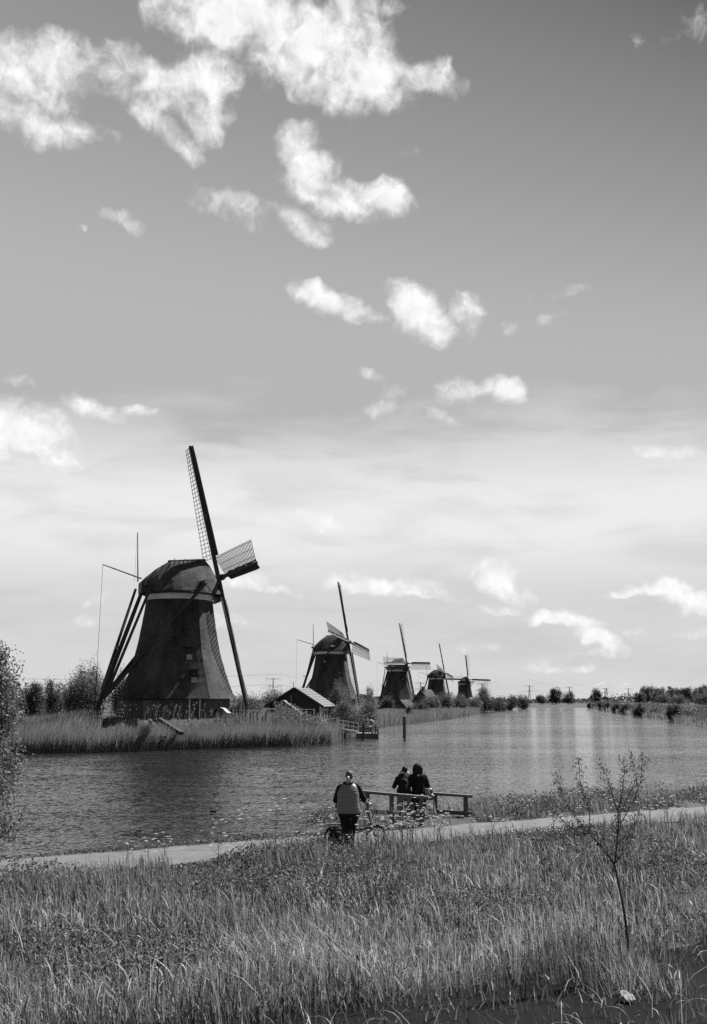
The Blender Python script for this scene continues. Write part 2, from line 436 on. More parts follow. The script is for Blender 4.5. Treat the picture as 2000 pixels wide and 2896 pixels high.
class MB:
    """collects simple solids, links them as one mesh object"""
    def __init__(s):
        s.v, s.f = [], []
    def add(s, vs, fs):
        o = len(s.v)
        s.v += [tuple(x) for x in vs]
        s.f += [tuple(i + o for i in f) for f in fs]
        return s
    def box(s, c, d):
        x, y, z = c; a, b, h = d[0] / 2, d[1] / 2, d[2] / 2
        vs = [(x + i * a, y + j * b, z + k * h) for k in (-1, 1) for j in (-1, 1) for i in (-1, 1)]
        return s.add(vs, [(0, 2, 3, 1), (4, 5, 7, 6), (0, 1, 5, 4), (2, 6, 7, 3), (0, 4, 6, 2), (1, 3, 7, 5)])
    def beam(s, a, b, w, h=None, w2=None, h2=None, up=(0, 0, 1)):
        """tapered rectangular beam from a to b"""
        a, b = Vector(a), Vector(b)
        h = w if h is None else h
        w2 = w if w2 is None else w2
        h2 = h if h2 is None else h2
        d = (b - a).normalized()
        u = Vector(up)
        if abs(d.dot(u)) > 0.98:
            u = Vector((1, 0, 0))
        sd = d.cross(u).normalized()
        u = sd.cross(d).normalized()
        vs = []
        for p, ww, hh in ((a, w, h), (b, w2, h2)):
            for i, j in ((-1, -1), (1, -1), (1, 1), (-1, 1)):
                vs.append(p + sd * (i * ww / 2) + u * (j * hh / 2))
        return s.add(vs, [(0, 1, 2, 3)[::-1], (4, 5, 6, 7), (0, 1, 5, 4), (1, 2, 6, 5), (2, 3, 7, 6), (3, 0, 4, 7)])
    def tube(s, pts, rad, n=8, cap=True):
        pts = [Vector(p) for p in pts]
        if isinstance(rad, (int, float)):
            rad = [rad] * len(pts)
        o = len(s.v); vs = []; fs = []
        prev = None
        for i, p in enumerate(pts):
            d = (pts[min(i + 1, len(pts) - 1)] - pts[max(i - 1, 0)]).normalized()
            if prev is None:
                u = Vector((0, 0, 1)) if abs(d.z) < 0.9 else Vector((1, 0, 0))
            else:
                u = prev
            sd = d.cross(u).normalized(); u = sd.cross(d).normalized(); prev = u
            for k in range(n):
                an = 2 * PI * k / n
                vs.append(p + (sd * math.cos(an) + u * math.sin(an)) * rad[i])
        for i in range(len(pts) - 1):
            for k in range(n):
                k2 = (k + 1) % n
                fs.append((i * n + k, i * n + k2, (i + 1) * n + k2, (i + 1) * n + k))
        if cap:
            fs.append(tuple(range(n))[::-1]); fs.append(tuple(range((len(pts) - 1) * n, len(pts) * n)))
        return s.add(vs, fs)
    def ring(s, c, r, t, n=24, m=8, axis='y'):
        vs, fs = [], []
        for i in range(n):
            a = 2 * PI * i / n
            for j in range(m):
                b = 2 * PI * j / m
                rr = r + t * math.cos(b); h = t * math.sin(b)
                p = {'y': (rr * math.cos(a), h, rr * math.sin(a)), 'x': (h, rr * math.cos(a), rr * math.sin(a)), 'z': (rr * math.cos(a), rr * math.sin(a), h)}[axis]
                vs.append((c[0] + p[0], c[1] + p[1], c[2] + p[2]))
        for i in range(n):
            for j in range(m):
                i2, j2 = (i + 1) % n, (j + 1) % m
                fs.append((i * m + j, i2 * m + j, i2 * m + j2, i * m + j2))
        return s.add(vs, fs)
    def loft(s, rings, cap=True):
        n = len(rings[0]); vs = [p for r in rings for p in r]; fs = []
        for i in range(len(rings) - 1):
            for k in range(n):
                k2 = (k + 1) % n
                fs.append((i * n + k, i * n + k2, (i + 1) * n + k2, (i + 1) * n + k))
        if cap:
            fs.append(tuple(range(n))[::-1]); fs.append(tuple(range((len(rings) - 1) * n, len(rings) * n)))
        return s.add(vs, fs)
    def ball(s, c, r, n=12, m=8):
        rx, ry, rz = (r, r, r) if isinstance(r, (int, float)) else r
        vs = [(c[0], c[1], c[2] - rz)]; fs = []
        for i in range(1, m):
            a = -PI / 2 + PI * i / m
            for k in range(n):
                b = 2 * PI * k / n
                vs.append((c[0] + rx * math.cos(a) * math.cos(b), c[1] + ry * math.cos(a) * math.sin(b), c[2] + rz * math.sin(a)))
        vs.append((c[0], c[1], c[2] + rz)); top = len(vs) - 1
        for k in range(n):
            k2 = (k + 1) % n
            fs.append((0, 1 + k2, 1 + k)); fs.append((top, 1 + (m - 2) * n + k, 1 + (m - 2) * n + k2))
            for i in range(m - 2):
                fs.append((1 + i * n + k, 1 + i * n + k2, 1 + (i + 1) * n + k2, 1 + (i + 1) * n + k))
        return s.add(vs, fs)
    def capsule(s, a, b, ra, rb, n=12):
        """tapered limb with rounded ends"""
        a, b = Vector(a), Vector(b); d = (b - a)
        L_ = max(d.length, 1e-6); d = d / L_
        pts, rad = [], []
        for q in (-.95, -.7, -.35, 0):
            pts.append(a + d * (q * ra)); rad.append(ra * math.sqrt(max(1 - q * q, 0.02)))
        for q in (0, .35, .7, .95):
            pts.append(b + d * (q * rb)); rad.append(rb * math.sqrt(max(1 - q * q, 0.02)))
        return s.tube(pts, rad, n)
    def build(s, name, mat, parent=None, smooth=False):
        me = bpy.data.meshes.new(name)
        me.from_pydata(s.v, [], s.f)
        me.materials.append(MAT[mat] if isinstance(mat, str) else mat)
        if smooth:
            me.polygons.foreach_set('use_smooth', np.ones(len(me.polygons), bool))
        me.update()
        return link(bpy.data.objects.new(name, me), parent)
def clone(src, parent=None):
    """copy of an object with copies of its children, mesh data shared"""
    c = src.copy()
    C.objects.link(c)
    c.parent = parent
    for ch in list(src.children):
        clone(ch, c)
    return c

# ------------------------------------------------------------------ layout of land and water (metres; camera at x=0, y=0)
PA = np.array([-7.47, 22.6]); PDIR = np.array([0.855, 0.5186]); PNOR = np.array([0.5186, -0.855])   # water-side edge of the path, its direction, towards the camera
def path_t(x, y):
    return (x - PA[0]) * PNOR[0] + (y - PA[1]) * PNOR[1]
def path_s(x, y):
    return (x - PA[0]) * PDIR[0] + (y - PA[1]) * PDIR[1]
def P2(u, v):
    p = gnd(u, v, 0.0)
    return (p.x, p.y)
left_shore = [(-90, 52)] + [P2(u, v) for u, v in ((50, 2131), (300, 2126), (560, 2117), (800, 2109), (925, 2101), (950, 2086), (962, 2068), (1070, 2054), (1200, 2040), (1262, 2033), (1345, 2019), (1352, 2011), (1420, 2006), (1490, 2000.5))]
right_shore = [P2(u, v) for u, v in ((1662, 2000.0), (1700, 2008), (1725, 2013), (1800, 2025), (1875, 2034), (1940, 2047), (2000, 2057))]
corner = PA + PDIR * 55 - PNOR * 4.6
near_l = PA - PDIR * 110 - PNOR * 4.6
WATER = np.array(left_shore + right_shore + [(48, 100), (corner[0] + 2, corner[1] + 12), tuple(corner), tuple(near_l)])
def shore_dist(x, y):
    """distance to the shoreline, positive on land"""
    x = np.asarray(x, float); y = np.asarray(y, float)
    best = np.full(x.shape, 1e9); inside = np.zeros(x.shape, bool)
    n = len(WATER)
    for i in range(n):
        ax, ay = WATER[i]; bx, by = WATER[(i + 1) % n]
        dx, dy = bx - ax, by - ay
        t = np.clip(((x - ax) * dx + (y - ay) * dy) / (dx * dx + dy * dy), 0, 1)
        best = np.minimum(best, np.hypot(x - ax - t * dx, y - ay - t * dy))
        c = ((ay > y) != (by > y)) & (x < (bx - ax) * (y - ay) / (by - ay + 1e-12) + ax)
        inside ^= c
    return np.where(inside, -best, best)
# hub x, hub y, hub z, facing (deg from +x), sail rotation, shaft tilt, tower vertex angle
MILLS = [(-13.69, 104.55, 16.39, 20.0, 0.9, 14.0), (-0.95, 225.0, 16.5, -17.0, -6.5, 12.4), (18.05, 347.3, 16.19, -36.8, 0.9, 12.0),
         (40.71, 461.4, 15.83, -17.9, -7.4, 12.0), (63.49, 575.4, 15.32, -68.1, -1.7, 12.0)]
MILL_BASE = []
for (hx, hy, hz_, yaw, ph, ti) in MILLS:
    MILL_BASE.append((hx - 4.1 * math.cos(R(yaw)), hy - 4.1 * math.sin(R(yaw)), hz_ - 14.3))
def sstep(a, b, x):
    t = np.clip((x - a) / (b - a), 0, 1)
    return t * t * (3 - 2 * t)
def zt(x, y):
    """height of the ground"""
    x = np.asarray(x, float); y = np.asarray(y, float)
    s = shore_dist(x, y)
    wob = 0.10 * np.sin(x * .9 + y * .37) * np.sin(y * .61 - x * .2) + 0.05 * np.sin(x * 2.3 + 1) * np.sin(y * 1.9)
    far = np.where(s > 0, 0.12 + 0.72 * sstep(0.3, 6, s) + wob * sstep(1, 6, s), -0.9 * sstep(0, 3.0, -s))
    for (bx, by, bz) in MILL_BASE:
        far = far + np.where(s > 0, (bz - 0.84 + (.28 if by < 150 else 0)) * np.exp(-(((x - bx) ** 2 + (y - by) ** 2) / 14.0 ** 2) ** 1.6) * sstep(0.5, 8, s), 0)
    # the near bank: verge, path, rough meadow, ditch, dike under the camera
    t = path_t(x, y)
    wd = 0.25 + 2.4 * sstep(7.0, 9.5, path_s(x, y))           # the verge widens to a small viewpoint where the railings stand
    near = np.where(t < 0, np.where(t > -wd - 1.6, 0.05 + 0.61 * sstep(-wd - 1.5, -wd, t), -0.9 * sstep(0, 3, -wd - 1.6 - t)), 0.66)
    mead = 0.66 - 0.50 * sstep(2.6, 8.0, t) + wob * sstep(2.8, 4.2, t) * .8
    mead = mead - 0.60 * np.exp(-((t - 12.6) / 1.7) ** 2)
    mead = mead + 2.05 * sstep(15.2, 22.2, t)
    near = np.where(t > 2.7, mead, near)
    return np.where((y < 58) & (t > -12) & (path_s(x, y) < 60), near, far)

# ground: one sheet out to the horizon, finer towards the camera
def build_ground():
    ang = np.concatenate([np.arange(-180, -34, 6.0), np.arange(-34, 34, 0.28), np.arange(34, 180, 6.0)])
    rad = [0.0]
    r = 1.5
    while r < 5000:
        rad.append(r); r *= 1.022 if r < 700 else 1.06
    rad = np.array(rad)
    A, RR = np.meshgrid(np.radians(ang), rad)
    X = RR * np.sin(A); Y = RR * np.cos(A)
    Z = zt(X, Y)
    V = np.stack([X, Y, Z], -1).reshape(-1, 3)
    na, nr = len(ang), len(rad)
    i, j = np.meshgrid(np.arange(na), np.arange(nr - 1))
    i2 = (i + 1) % na
    a = j * na + i; b = j * na + i2; c = (j + 1) * na + i2; d = (j + 1) * na + i
    T = np.concatenate([np.stack([a, c, b], -1).reshape(-1, 3), np.stack([a, d, c], -1).reshape(-1, 3)])
    o = fast_obj('ground', V, T, MAT['soil'], None, None, True)
    tag(o, None, None, None, 'structure')
build_ground()
wv = [(-5000, -200, 0), (5000, -200, 0), (5000, 4900, 0), (-5000, 4900, 0)]
water = MB().add(wv, [(0, 1, 2, 3)]).build('water', 'water')
tag(water, kind='structure')

def strip(name, pts_a, pts_b, mat, z=None):
    m = MB(); n = len(pts_a)
    vs = list(pts_a) + list(pts_b)
    m.add(vs, [(i, i + 1, n + i + 1, n + i) for i in range(n - 1)])
    return m.build(name, mat, None, True)
# the path along the near bank, slightly crowned, ragged edges
prng = random.Random(4)
SS = np.arange(-60, 62, 0.5)
rows = []
for q in (0.0, 0.5, 1.2, 1.9, 2.4):
    row = []
    for s_ in SS:
        jit = (prng.random() - .5) * 0.30 if q in (0.0, 2.4) else 0
        p = PA + PDIR * s_ + PNOR * (q + jit)
        row.append((p[0], p[1], 0.685 + 0.03 * (1 - ((q - 1.2) / 1.2) ** 2)))
    rows.append(row)
pm = MB()
n = len(SS)
pm.add([p for r_ in rows for p in r_], [(k * n + i, (k + 1) * n + i, (k + 1) * n + i + 1, k * n + i + 1) for k in range(len(rows) - 1) for i in range(n - 1)])
po = pm.build('path', 'path', None, True)
tag(po, kind='structure')
# still water in the ditch below the dike
da, db = [], []
for s_ in np.arange(-40, 60, 1.0):
    for lst, q in ((da, 10.4), (db, 15.0)):
        p = PA + PDIR * s_ + PNOR * q
        lst.append((p[0], p[1], 0.02))
dw = strip('ditch_water', db, da, 'ditch')
tag(dw, kind='structure')
# pale track on the far right bank
a_, b_ = [], []
for Y_ in np.linspace(120, 640, 60):
    xs = np.interp(Y_, [p[1] for p in right_shore[::-1]], [p[0] for p in right_shore[::-1]])
    for lst, off in ((a_, 15.0), (b_, 19.0)):
        X_ = xs + off
        lst.append((X_, Y_, float(zt(X_, Y_)) + 0.16))
fp = strip('footpath', a_, b_, 'path')
tag(fp, kind='structure')

# ------------------------------------------------------------------ vegetation builders
def blades(P, H, W, az_, lean_az, lean, segs=3, droop=0.0, pw=1.7):
    """grass blades as tapered bent strips -> V, T, index of blade per vertex"""
    P = np.asarray(P); n = len(P)
    H = np.broadcast_to(H, n); W = np.broadcast_to(W, n)
    lean = np.broadcast_to(lean, n); droop = np.broadcast_to(droop, n)
    t = np.linspace(0, 1, segs + 1)
    off = (lean * H)[:, None] * t[None] ** pw
    cx = P[:, 0:1] + np.cos(lean_az)[:, None] * off
    cy = P[:, 1:2] + np.sin(lean_az)[:, None] * off
    cz = P[:, 2:3] + H[:, None] * (t[None] - droop[:, None] * t[None] ** 3)
    wd = W[:, None] * np.maximum(0.15, np.sin(np.clip(1 - t, 0, 1) * PI * .5 + .0)[None] ** 0.7) * 0.5
    sx_, sy_ = np.cos(az_)[:, None], np.sin(az_)[:, None]
    Lv = np.stack([cx - sx_ * wd, cy - sy_ * wd, cz], -1)[:, :-1]
    Rv = np.stack([cx + sx_ * wd, cy + sy_ * wd, cz], -1)[:, :-1]
    tip = np.stack([cx[:, -1], cy[:, -1], cz[:, -1]], -1)[:, None]
    V = np.concatenate([np.stack([Lv, Rv], 2).reshape(n, 2 * segs, 3), tip], 1)
    nv = 2 * segs + 1
    tr = []
    for k in range(segs - 1):
        a, b, c, d = 2 * k, 2 * k + 1, 2 * k + 3, 2 * k + 2
        tr += [(a, b, c), (a, c, d)]
    tr.append((2 * segs - 2, 2 * segs - 1, 2 * segs))
    T = (np.arange(n)[:, None, None] * nv + np.array(tr)[None]).reshape(-1, 3)
    return V.reshape(-1, 3), T, np.repeat(np.arange(n), nv)
def leaves(Cn, A, B):
    """diamond leaves: centre, half-length vector, half-width vector"""
    n = len(Cn)
    V = np.stack([Cn - A, Cn + B, Cn + A, Cn - B], 1).reshape(-1, 3)
    k = np.arange(n)[:, None] * 4
    T = np.concatenate([k + np.array([[0, 1, 2]]), k + np.array([[0, 2, 3]])], 0)
    return V, T
def rdir(rng, n):
    v = rng.normal(size=(n, 3))
    return v / np.linalg.norm(v, axis=1, keepdims=True)
def leaf_cloud(rng, Cn, size, aspect=0.4, vert=0.0):
    n = len(Cn)
    a = rdir(rng, n); a[:, 2] += vert; a /= np.linalg.norm(a, axis=1, keepdims=True)
    b = np.cross(a, rdir(rng, n)); b /= np.linalg.norm(b, axis=1, keepdims=True) + 1e-9
    sz = size * rng.uniform(.6, 1.35, n)[:, None]
    return leaves(Cn, a * sz, b * sz * aspect)
class Acc:
    def __init__(s): s.V, s.T, s.S, s.n = [], [], [], 0
    def put(s, V, T, S):
        s.V.append(V); s.T.append(T + s.n); s.S.append(S); s.n += len(V)
    def obj(s, name, mat, parent=None):
        return fast_obj(name, np.concatenate(s.V), np.concatenate(s.T), MAT[mat], np.concatenate(s.S), parent)
def tree(name, label, cat, x, y, h, r, n=2500, leaf=0.14, mat='leaf', seed=0, shape='round', bare=0.12, group=None, clumps=None, wind=0.0, lift=0.0):
    """tapered trunk, limbs to every clump of leaves, uneven crown with gaps"""
    rng = np.random.default_rng(seed + 11)
    z0 = float(zt(x, y))
    root = thing(name, label, cat, (x, y, z0 - 0.05), 0, group)
    K_ = clumps or 26
    # clump centres
    q = rdir(rng, K_) * (rng.uniform(0.15, 1.0, K_) ** 0.5)[:, None]
    lo = h * bare
    cz = (lo + h) / 2; hz2 = (h - lo) / 2
    if shape == 'upright':
        q[:, 0:2] *= (1.0 - 0.55 * np.clip(q[:, 2:3], 0, 1)) 
    elif shape == 'bush':
        q[:, 0:2] *= (1.0 - 0.35 * np.clip(q[:, 2:3], 0, 1)); q[:, 2] = np.where(q[:, 2] < -.3, q[:, 2] * .8, q[:, 2])
    cr_s = 0.86
    ctr = np.stack([q[:, 0] * r * cr_s, q[:, 1] * r * cr_s, cz + q[:, 2] * hz2 * cr_s], -1)
    ctr[:, 0] += wind * (ctr[:, 2] / h) ** 2
    cr = (r * 0.30 * rng.uniform(.6, 1.3, K_)) * (26 / K_) ** 0.33
    idx = rng.integers(0, K_, n)
    off = rng.normal(size=(n, 3)) * 0.62
    off[:, 2] *= 1.15 if shape != 'upright' else 1.7
    if shape == 'upright':
        off[:, :2] *= .8
    P = ctr[idx] + off * cr[idx][:, None]
    P[:, 2] = np.maximum(P[:, 2], 0.12 * rng.random(n))
    V, T = leaf_cloud(rng, P, leaf, 0.42, 0.35 if shape == 'upright' else 0.0)
    csh = rng.uniform(0.25, .8, K_)
    S = np.clip(csh[idx] + rng.normal(size=n) * .22, 0, 1)
    fast_obj('crown', V, T, MAT[mat], np.repeat(S, 4), root)
    m = MB()
    tr_ = max(0.03, h * 0.016 + r * .012)
    top = Vector((float(wind) * .4, 0, h * 0.72))
    m.tube([(0, 0, 0), (tr_ * .3, 0, h * .22), (-tr_ * .4 + wind * .1, tr_ * .3, h * .48), top], [tr_ * 1.25, tr_, tr_ * .7, tr_ * .25], 6)
    for c in ctr[:min(K_, 18)]:
        zz = min(max(c[2] * .45, h * .08), h * .55)
        st = Vector((0, 0, zz))
        e = Vector(c)
        mid = st.lerp(e, .5) + Vector((0, 0, -0.04 * h))
        m.tube([st, mid, e], [tr_ * .45, tr_ * .28, tr_ * .08], 4, False)
    m.build('trunk', 'bark', root, True)
    return root

# ------------------------------------------------------------------ windmills
def sub_rings(profile, nseg):
    zs = [p[0] for p in profile]; rs = [p[1] for p in profile]
    z = np.linspace(zs[0], zs[-1], nseg)
    # smooth the profile a little
    rr = np.interp(z, zs, rs)
    k = np.array([1, 2, 3, 2, 1]) / 9
    pad = np.concatenate([[rr[0] * 2 - rr[2], rr[0] * 2 - rr[1]], rr, [rr[-1] * 2 - rr[-2], rr[-1] * 2 - rr[-3]]])
    return z, np.convolve(pad, k, 'valid')
def oct_ring(r, z, off, per=1, rnd=0.0):
    out = []
    for k in range(8):
        a0 = off + k * PI / 4; a1 = a0 + PI / 4
        p0 = Vector((math.cos(a0) * r, math.sin(a0) * r, z)); p1 = Vector((math.cos(a1) * r, math.sin(a1) * r, z))
        for j in range(per):
            out.append(p0.lerp(p1, j / per))
    return out
def make_mill(i, label, detail, vert_off=22.5, cloth=False, roofmat='thatch'):
    hx, hy, hz_, yaw, phi, tilt = MILLS[i]
    bx, by, bz = MILL_BASE[i]
    rng = random.Random(100 + i)
    root = thing('windmill', label, 'windmill', (bx, by, bz - 0.02), R(yaw), 'windmills along the canal')
    off = R(vert_off)
    # brick base
    m = MB()
    m.loft([oct_ring(5.34, -0.6, off), oct_ring(5.34, 2.3, off)])
    wall = m.build('brick_base', 'brick', root)
    # thatched tower: flared octagon with softened arrises and slight unevenness
    prof = [(2.1, 5.93), (2.9, 5.56), (3.9, 5.20), (4.7, 4.90), (6.0, 4.47), (7.1, 4.18), (9.2, 3.80), (11.65, 3.42)]
    z, rr = sub_rings(prof, 26)
    per = 6
    rings = []
    for k in range(len(z)):
        ring = oct_ring(rr[k], z[k], off, per)
        ring2 = []
        for q, p in enumerate(ring):
            f = 1.0 - (0.012 if q % per == 0 else 0) + rng.uniform(-.004, .004)
            ring2.append((p.x * f, p.y * f, p.z + rng.uniform(-.02, .02)))
        rings.append(ring2)
    lip = [(p[0] * .93, p[1] * .93, p[2] + .02) for p in rings[0]]
    mt = MB().loft([lip] + rings, cap=False)
    mt.build('thatch_tower', 'thatch', root)
    # pale band and dark curb under the cap
    mb = MB().loft([oct_ring(3.50, 11.55, off), oct_ring(3.46, 11.7, off)])
    mb.build('curb', 'wood_dark', root)
    nb = 40
    def circ(r, zz): return [(math.cos(2 * PI * k / nb) * r, math.sin(2 * PI * k / nb) * r, zz) for k in range(nb)]
    MB().loft([circ(3.36, 11.72), circ(3.36, 12.28)]).build('white_band', 'band', root, False)
    MB().loft([circ(3.62, 12.29), circ(3.70, 12.5)]).build('cap_curb', 'wood_dark', root, False)
    # cap: boat-shaped, thatched
    sec = [(-3.95, 1.0, 13.35, 12.5), (-3.85, 1.3, 13.62, 12.45), (-3.5, 1.75, 13.98, 12.4), (-2.4, 2.75, 14.95, 12.38), (-1.2, 3.4, 15.72, 12.36), (-0.4, 3.68, 15.86, 12.36),
           (0.6, 3.72, 15.92, 12.36), (1.7, 3.55, 15.99, 12.36), (2.5, 2.95, 16.04, 12.38), (3.0, 2.5, 15.45, 12.4), (3.5, 2.0, 14.6, 12.42), (3.8, 1.7, 14.0, 12.45), (3.88, 1.5, 13.7, 12.5)]
    rings = []
    ns = 22
    for (x, w, ztop, zb) in sec:
        rg = []
        for k in range(ns + 1):
            s_ = -1 + 2 * k / ns
            y = w * s_
            zz = zb + (ztop - zb) * (1 - abs(s_) ** 1.55)
            rg.append((x + rng.uniform(-.02, .02), y + rng.uniform(-.02, .02), zz + rng.uniform(-.025, .025)))
        rings.append(rg)
    cap = MB().loft(rings).build('cap', roofmat, root)
    rd = MB().beam((-1.25, 0, 15.76), (2.55, 0, 16.08), .34, .16)
    for q in (-.6, .5, 1.7):
        rd.beam((q, 0, 15.85), (q, 0, 16.12), .05, .05)
    rd.build('ridge', 'wood_dark', cap)
    MB().box((3.86, 0, 12.55), (.14, 2.9, 1.7)).build('front_board', 'wood_dark', root)
    MB().box((-3.9, 0, 12.95), (.16, 2.0, 1.1)).build('rear_board', 'wood_mid', root)
    # crossbeams, tail pole, braces
    m = MB().beam((1.7, -4.95, 13.32), (1.7, 4.95, 13.32), .34, .38); m.build('long_crossbeam', 'wood_dark', root)
    for sg in (-1, 1):
        MB().box((1.7, sg * 4.97, 13.32), (.36, .1, .40)).build('beam_end', 'white', root)
    MB().beam((-3.55, -2.55, 13.2), (-3.55, 2.55, 13.2), .32, .36).build('short_crossbeam', 'wood_dark', root)
    foot = Vector((-7.75, 0, 0.75))
    MB().beam((-3.45, 0, 13.5), foot, .29, .33, .44, .48).build('tail_pole', 'wood_dark', root)
    for sg in (-1, 1):
        MB().beam((1.7, sg * 4.8, 13.2), (-7.1, sg * .3, 2.1), .22, .26, .27, .29).build('long_brace', 'wood_dark', root)
        MB().beam((-3.6 + (-.42 if sg > 0 else .42), sg * 2.5, 13.1), (-6.95 + (-.25 if sg > 0 else .25), sg * .3, 2.9), .18, .20, .22, .24).build('short_brace', 'wood_dark', root)
    MB().beam((-6.0, -1.15, 7.05), (-6.0, .9, 7.05), .22, .16).build('tail_step', 'wood_mid', root)
    if detail >= 1:
        w = MB().ring((-7.8, -.62, 1.15), .72, .05, 20, 6, 'y')
        for k in range(6):
            a = k * PI / 3
            w.beam((-7.8, -.62, 1.15), (-7.8 + 1.05 * math.cos(a), -.62, 1.15 + 1.05 * math.sin(a)), .07, .07)
        w.beam((-7.8, -.9, 1.15), (-7.8, .6, 1.15), .16, .16)
        w.build('winch_wheel', 'wood_dark', root)
    MB().tube([(-3.9, -.35, 13.85), (-7.75, -.7, 15.05)], [.085, .06], 6).build('brake_lever', 'wood_mid', root)
    MB().tube([(-7.75, -.7, 15.05), (-7.87, -.75, 4.8)], .018, 4).tube([(-7.87, -.75, 4.8), (-7.95, -.8, 0.9)], .045, 5).build('brake_rope', 'wood_dark', root)
    MB().tube([(-4.15, .3, 13.6), (-4.35, .35, 18.6)], [.075, .035], 6).tube([(-4.5, .35, 13.6), (-4.38, .35, 18.5)], .012, 4).build('flagpole', 'wood_dark', root)
    # windshaft and sails
    hub = Vector((4.1, 0, 14.3))
    t = R(tilt)
    a = Vector((math.cos(t), 0, math.sin(t)))
    h = Vector((0, -1, 0))
    v = h.cross(a)
    if v.z < 0: v = -v
    MB().beam(hub - a * 1.7, hub + a * .35, .62, .62).beam(hub + a * .36, hub + a * .5, .5, .5).build('windshaft', 'metal_dark', root)
    bar_me = None
    for k in range(4):
        an = R(phi + 90 * k)
        e = v * math.cos(an) + h * math.sin(an)
        # lattice side: up-sail lattice towards -h, seen from behind
        lat = -(h * math.cos(an) - v * math.sin(an))
        o_ = a * (0.16 if k % 2 else -0.16)
        c0 = hub + o_
        sp = MB().beam(c0, c0 + e * 14.0, .36, .40, .20, .22, a)
        sail = sp.build('sail', 'wood_dark', root)
        def tw(r_):
            return R(20 - 19 * (r_ - 2) / 12.0)
        def ax(r_, s_):
            return lat * math.cos(s_) - a * math.sin(s_)
        # windboards on the leading side
        wb = MB()
        rs = np.linspace(2.3, 13.9, 11)
        vs = []; fs = []
        for r_ in rs:
            d = -(lat * math.cos(tw(r_) + .35) - a * math.sin(tw(r_) + .35))
            p = c0 + e * r_
            nrm = e.cross(d).normalized() * .025
            wdt = 0.62 if r_ < 13.8 else .58
            vs += [p + d * .05 - nrm, p + d * wdt - nrm, p + d * wdt + nrm, p + d * .05 + nrm]
        for q in range(len(rs) - 1):
            for s_ in range(4):
                s2 = (s_ + 1) % 4
                fs.append((q * 4 + s_, q * 4 + s2, q * 4 + 4 + s2, q * 4 + 4 + s_))
        fs += [(0, 1, 2, 3), tuple(range(len(vs) - 4, len(vs)))[::-1]]
        wb.add(vs, fs).build('windboard', 'wood_dark', sail)
        # furled sail cloth along the spar
        pts = [c0 + e * r_ + lat * (.24 + .05 * math.sin(r_ * 2.1)) + a * .16 for r_ in np.linspace(2.4, 13.2, 16)]
        MB().tube(pts, [.10 + .035 * math.sin(q * 1.7) for q in range(16)], 6).build('furled_cloth', 'cloth_sail' if k != 0 else 'wood_dark', sail)
        MB().tube([c0 + e * 6.2 - lat * .55, c0 + e * 7.3 + lat * .25, c0 + e * 8.2 + lat * .5], .028, 4).build('sail_rope', 'wood_pale', sail)
        # lattice
        wl_ = 2.05
        rs = [2.1 + .42 * q for q in range(29)]
        if detail >= 2:
            if bar_me is None:
                bm_ = MB().beam((0, 0, 0), (wl_ + .12, 0, 0), .05, .05)
                bo = bm_.build('sail_bar', 'wood_dark', sail); bar_me = bo.data
                first = bo
            for q, r_ in enumerate(rs):
                if first is not None:
                    o = first; first = None
                else:
                    o = link(bpy.data.objects.new('sail_bar', bar_me), sail)
                d = ax(r_, tw(r_)); zax = e; yax = zax.cross(d).normalized(); zax = d.cross(yax)
                mt_ = Matrix((d, yax, zax)).transposed().to_4x4(); mt_.translation = c0 + e * r_
                o.matrix_local = mt_
            for wq in (.62, 1.3, 2.0):
                MB().tube([c0 + e * r_ + ax(r_, tw(r_)) * wq for r_ in rs], .026, 4).build('sail_lath', 'wood_dark', sail)
        else:
            lt = MB()
            step = 1 if detail == 1 else 2
            for r_ in rs[::step]:
                p = c0 + e * r_
                lt.beam(p, p + ax(r_, tw(r_)) * wl_, .05, .05)
            for wq in (.62, 1.3, 2.0):
                lt.tube([c0 + e * r_ + ax(r_, tw(r_)) * wq for r_ in rs[::2]], .03, 3, False)
            lt.build('sail_lattice', 'wood_dark', sail)
        if cloth and k in (1, 3):
            cl = MB(); vs = []; fs = []
            rq = rs[:]
            for r_ in rq:
                for wq in (.05, .5, 1.0, 1.5, 2.0):
                    sag = .10 * math.sin(wq / 2.0 * PI)
                    vs.append(c0 + e * r_ + ax(r_, tw(r_)) * wq + a * (.06 - sag))
            for q in range(len(rq) - 1):
                for s_ in range(4):
                    fs.append((q * 5 + s_, q * 5 + s_ + 1, q * 5 + 6 + s_, q * 5 + 5 + s_))
            # cloth left furled: only a narrow strip near the spar is set
    return root, off
def mill_window(root, xs, zc, side_ang, prof_r, w=.64, hgt=1.2):
    """small dormer window let into the thatch of the facet facing side_ang (local)"""
    ap = prof_r * math.cos(PI / 8)
    n_ = Vector((math.cos(side_ang), math.sin(side_ang), 0)); t_ = Vector((-n_.y, n_.x, 0))
    base = n_ * ap + t_ * xs
    def P(a, b, c): return base + t_ * a + n_ * b + Vector((0, 0, zc + c))
    m = MB()
    m.beam(P(0, -.25, -hgt / 2), P(0, -.25, hgt / 2), w, .9, up=n_)
    win = m.build('window', 'wood_dark', root)
    MB().beam(P(0, .215, -.02), P(0, .215, hgt / 2 - .06), w * .8, .03, up=n_).build('pane', 'glass', win)
    MB().beam(P(0, .225, -hgt / 2 + .03), P(0, .225, -.06), w * .86, .05, up=n_).build('shutter', 'shutter', win)
    MB().beam(P(0, .25, 0.0), P(0, .25, hgt / 2), .045, .03, up=n_).beam(P(-w * .4, .25, .3), P(w * .4, .25, .3), .03, .03).build('glazing_bar', 'wood_mid', win)
    MB().beam(P(-w * .75, .1, hgt / 2 + .07), P(w * .75, .1, hgt / 2 + .07), .7, .12).build('hood', 'thatch', win)
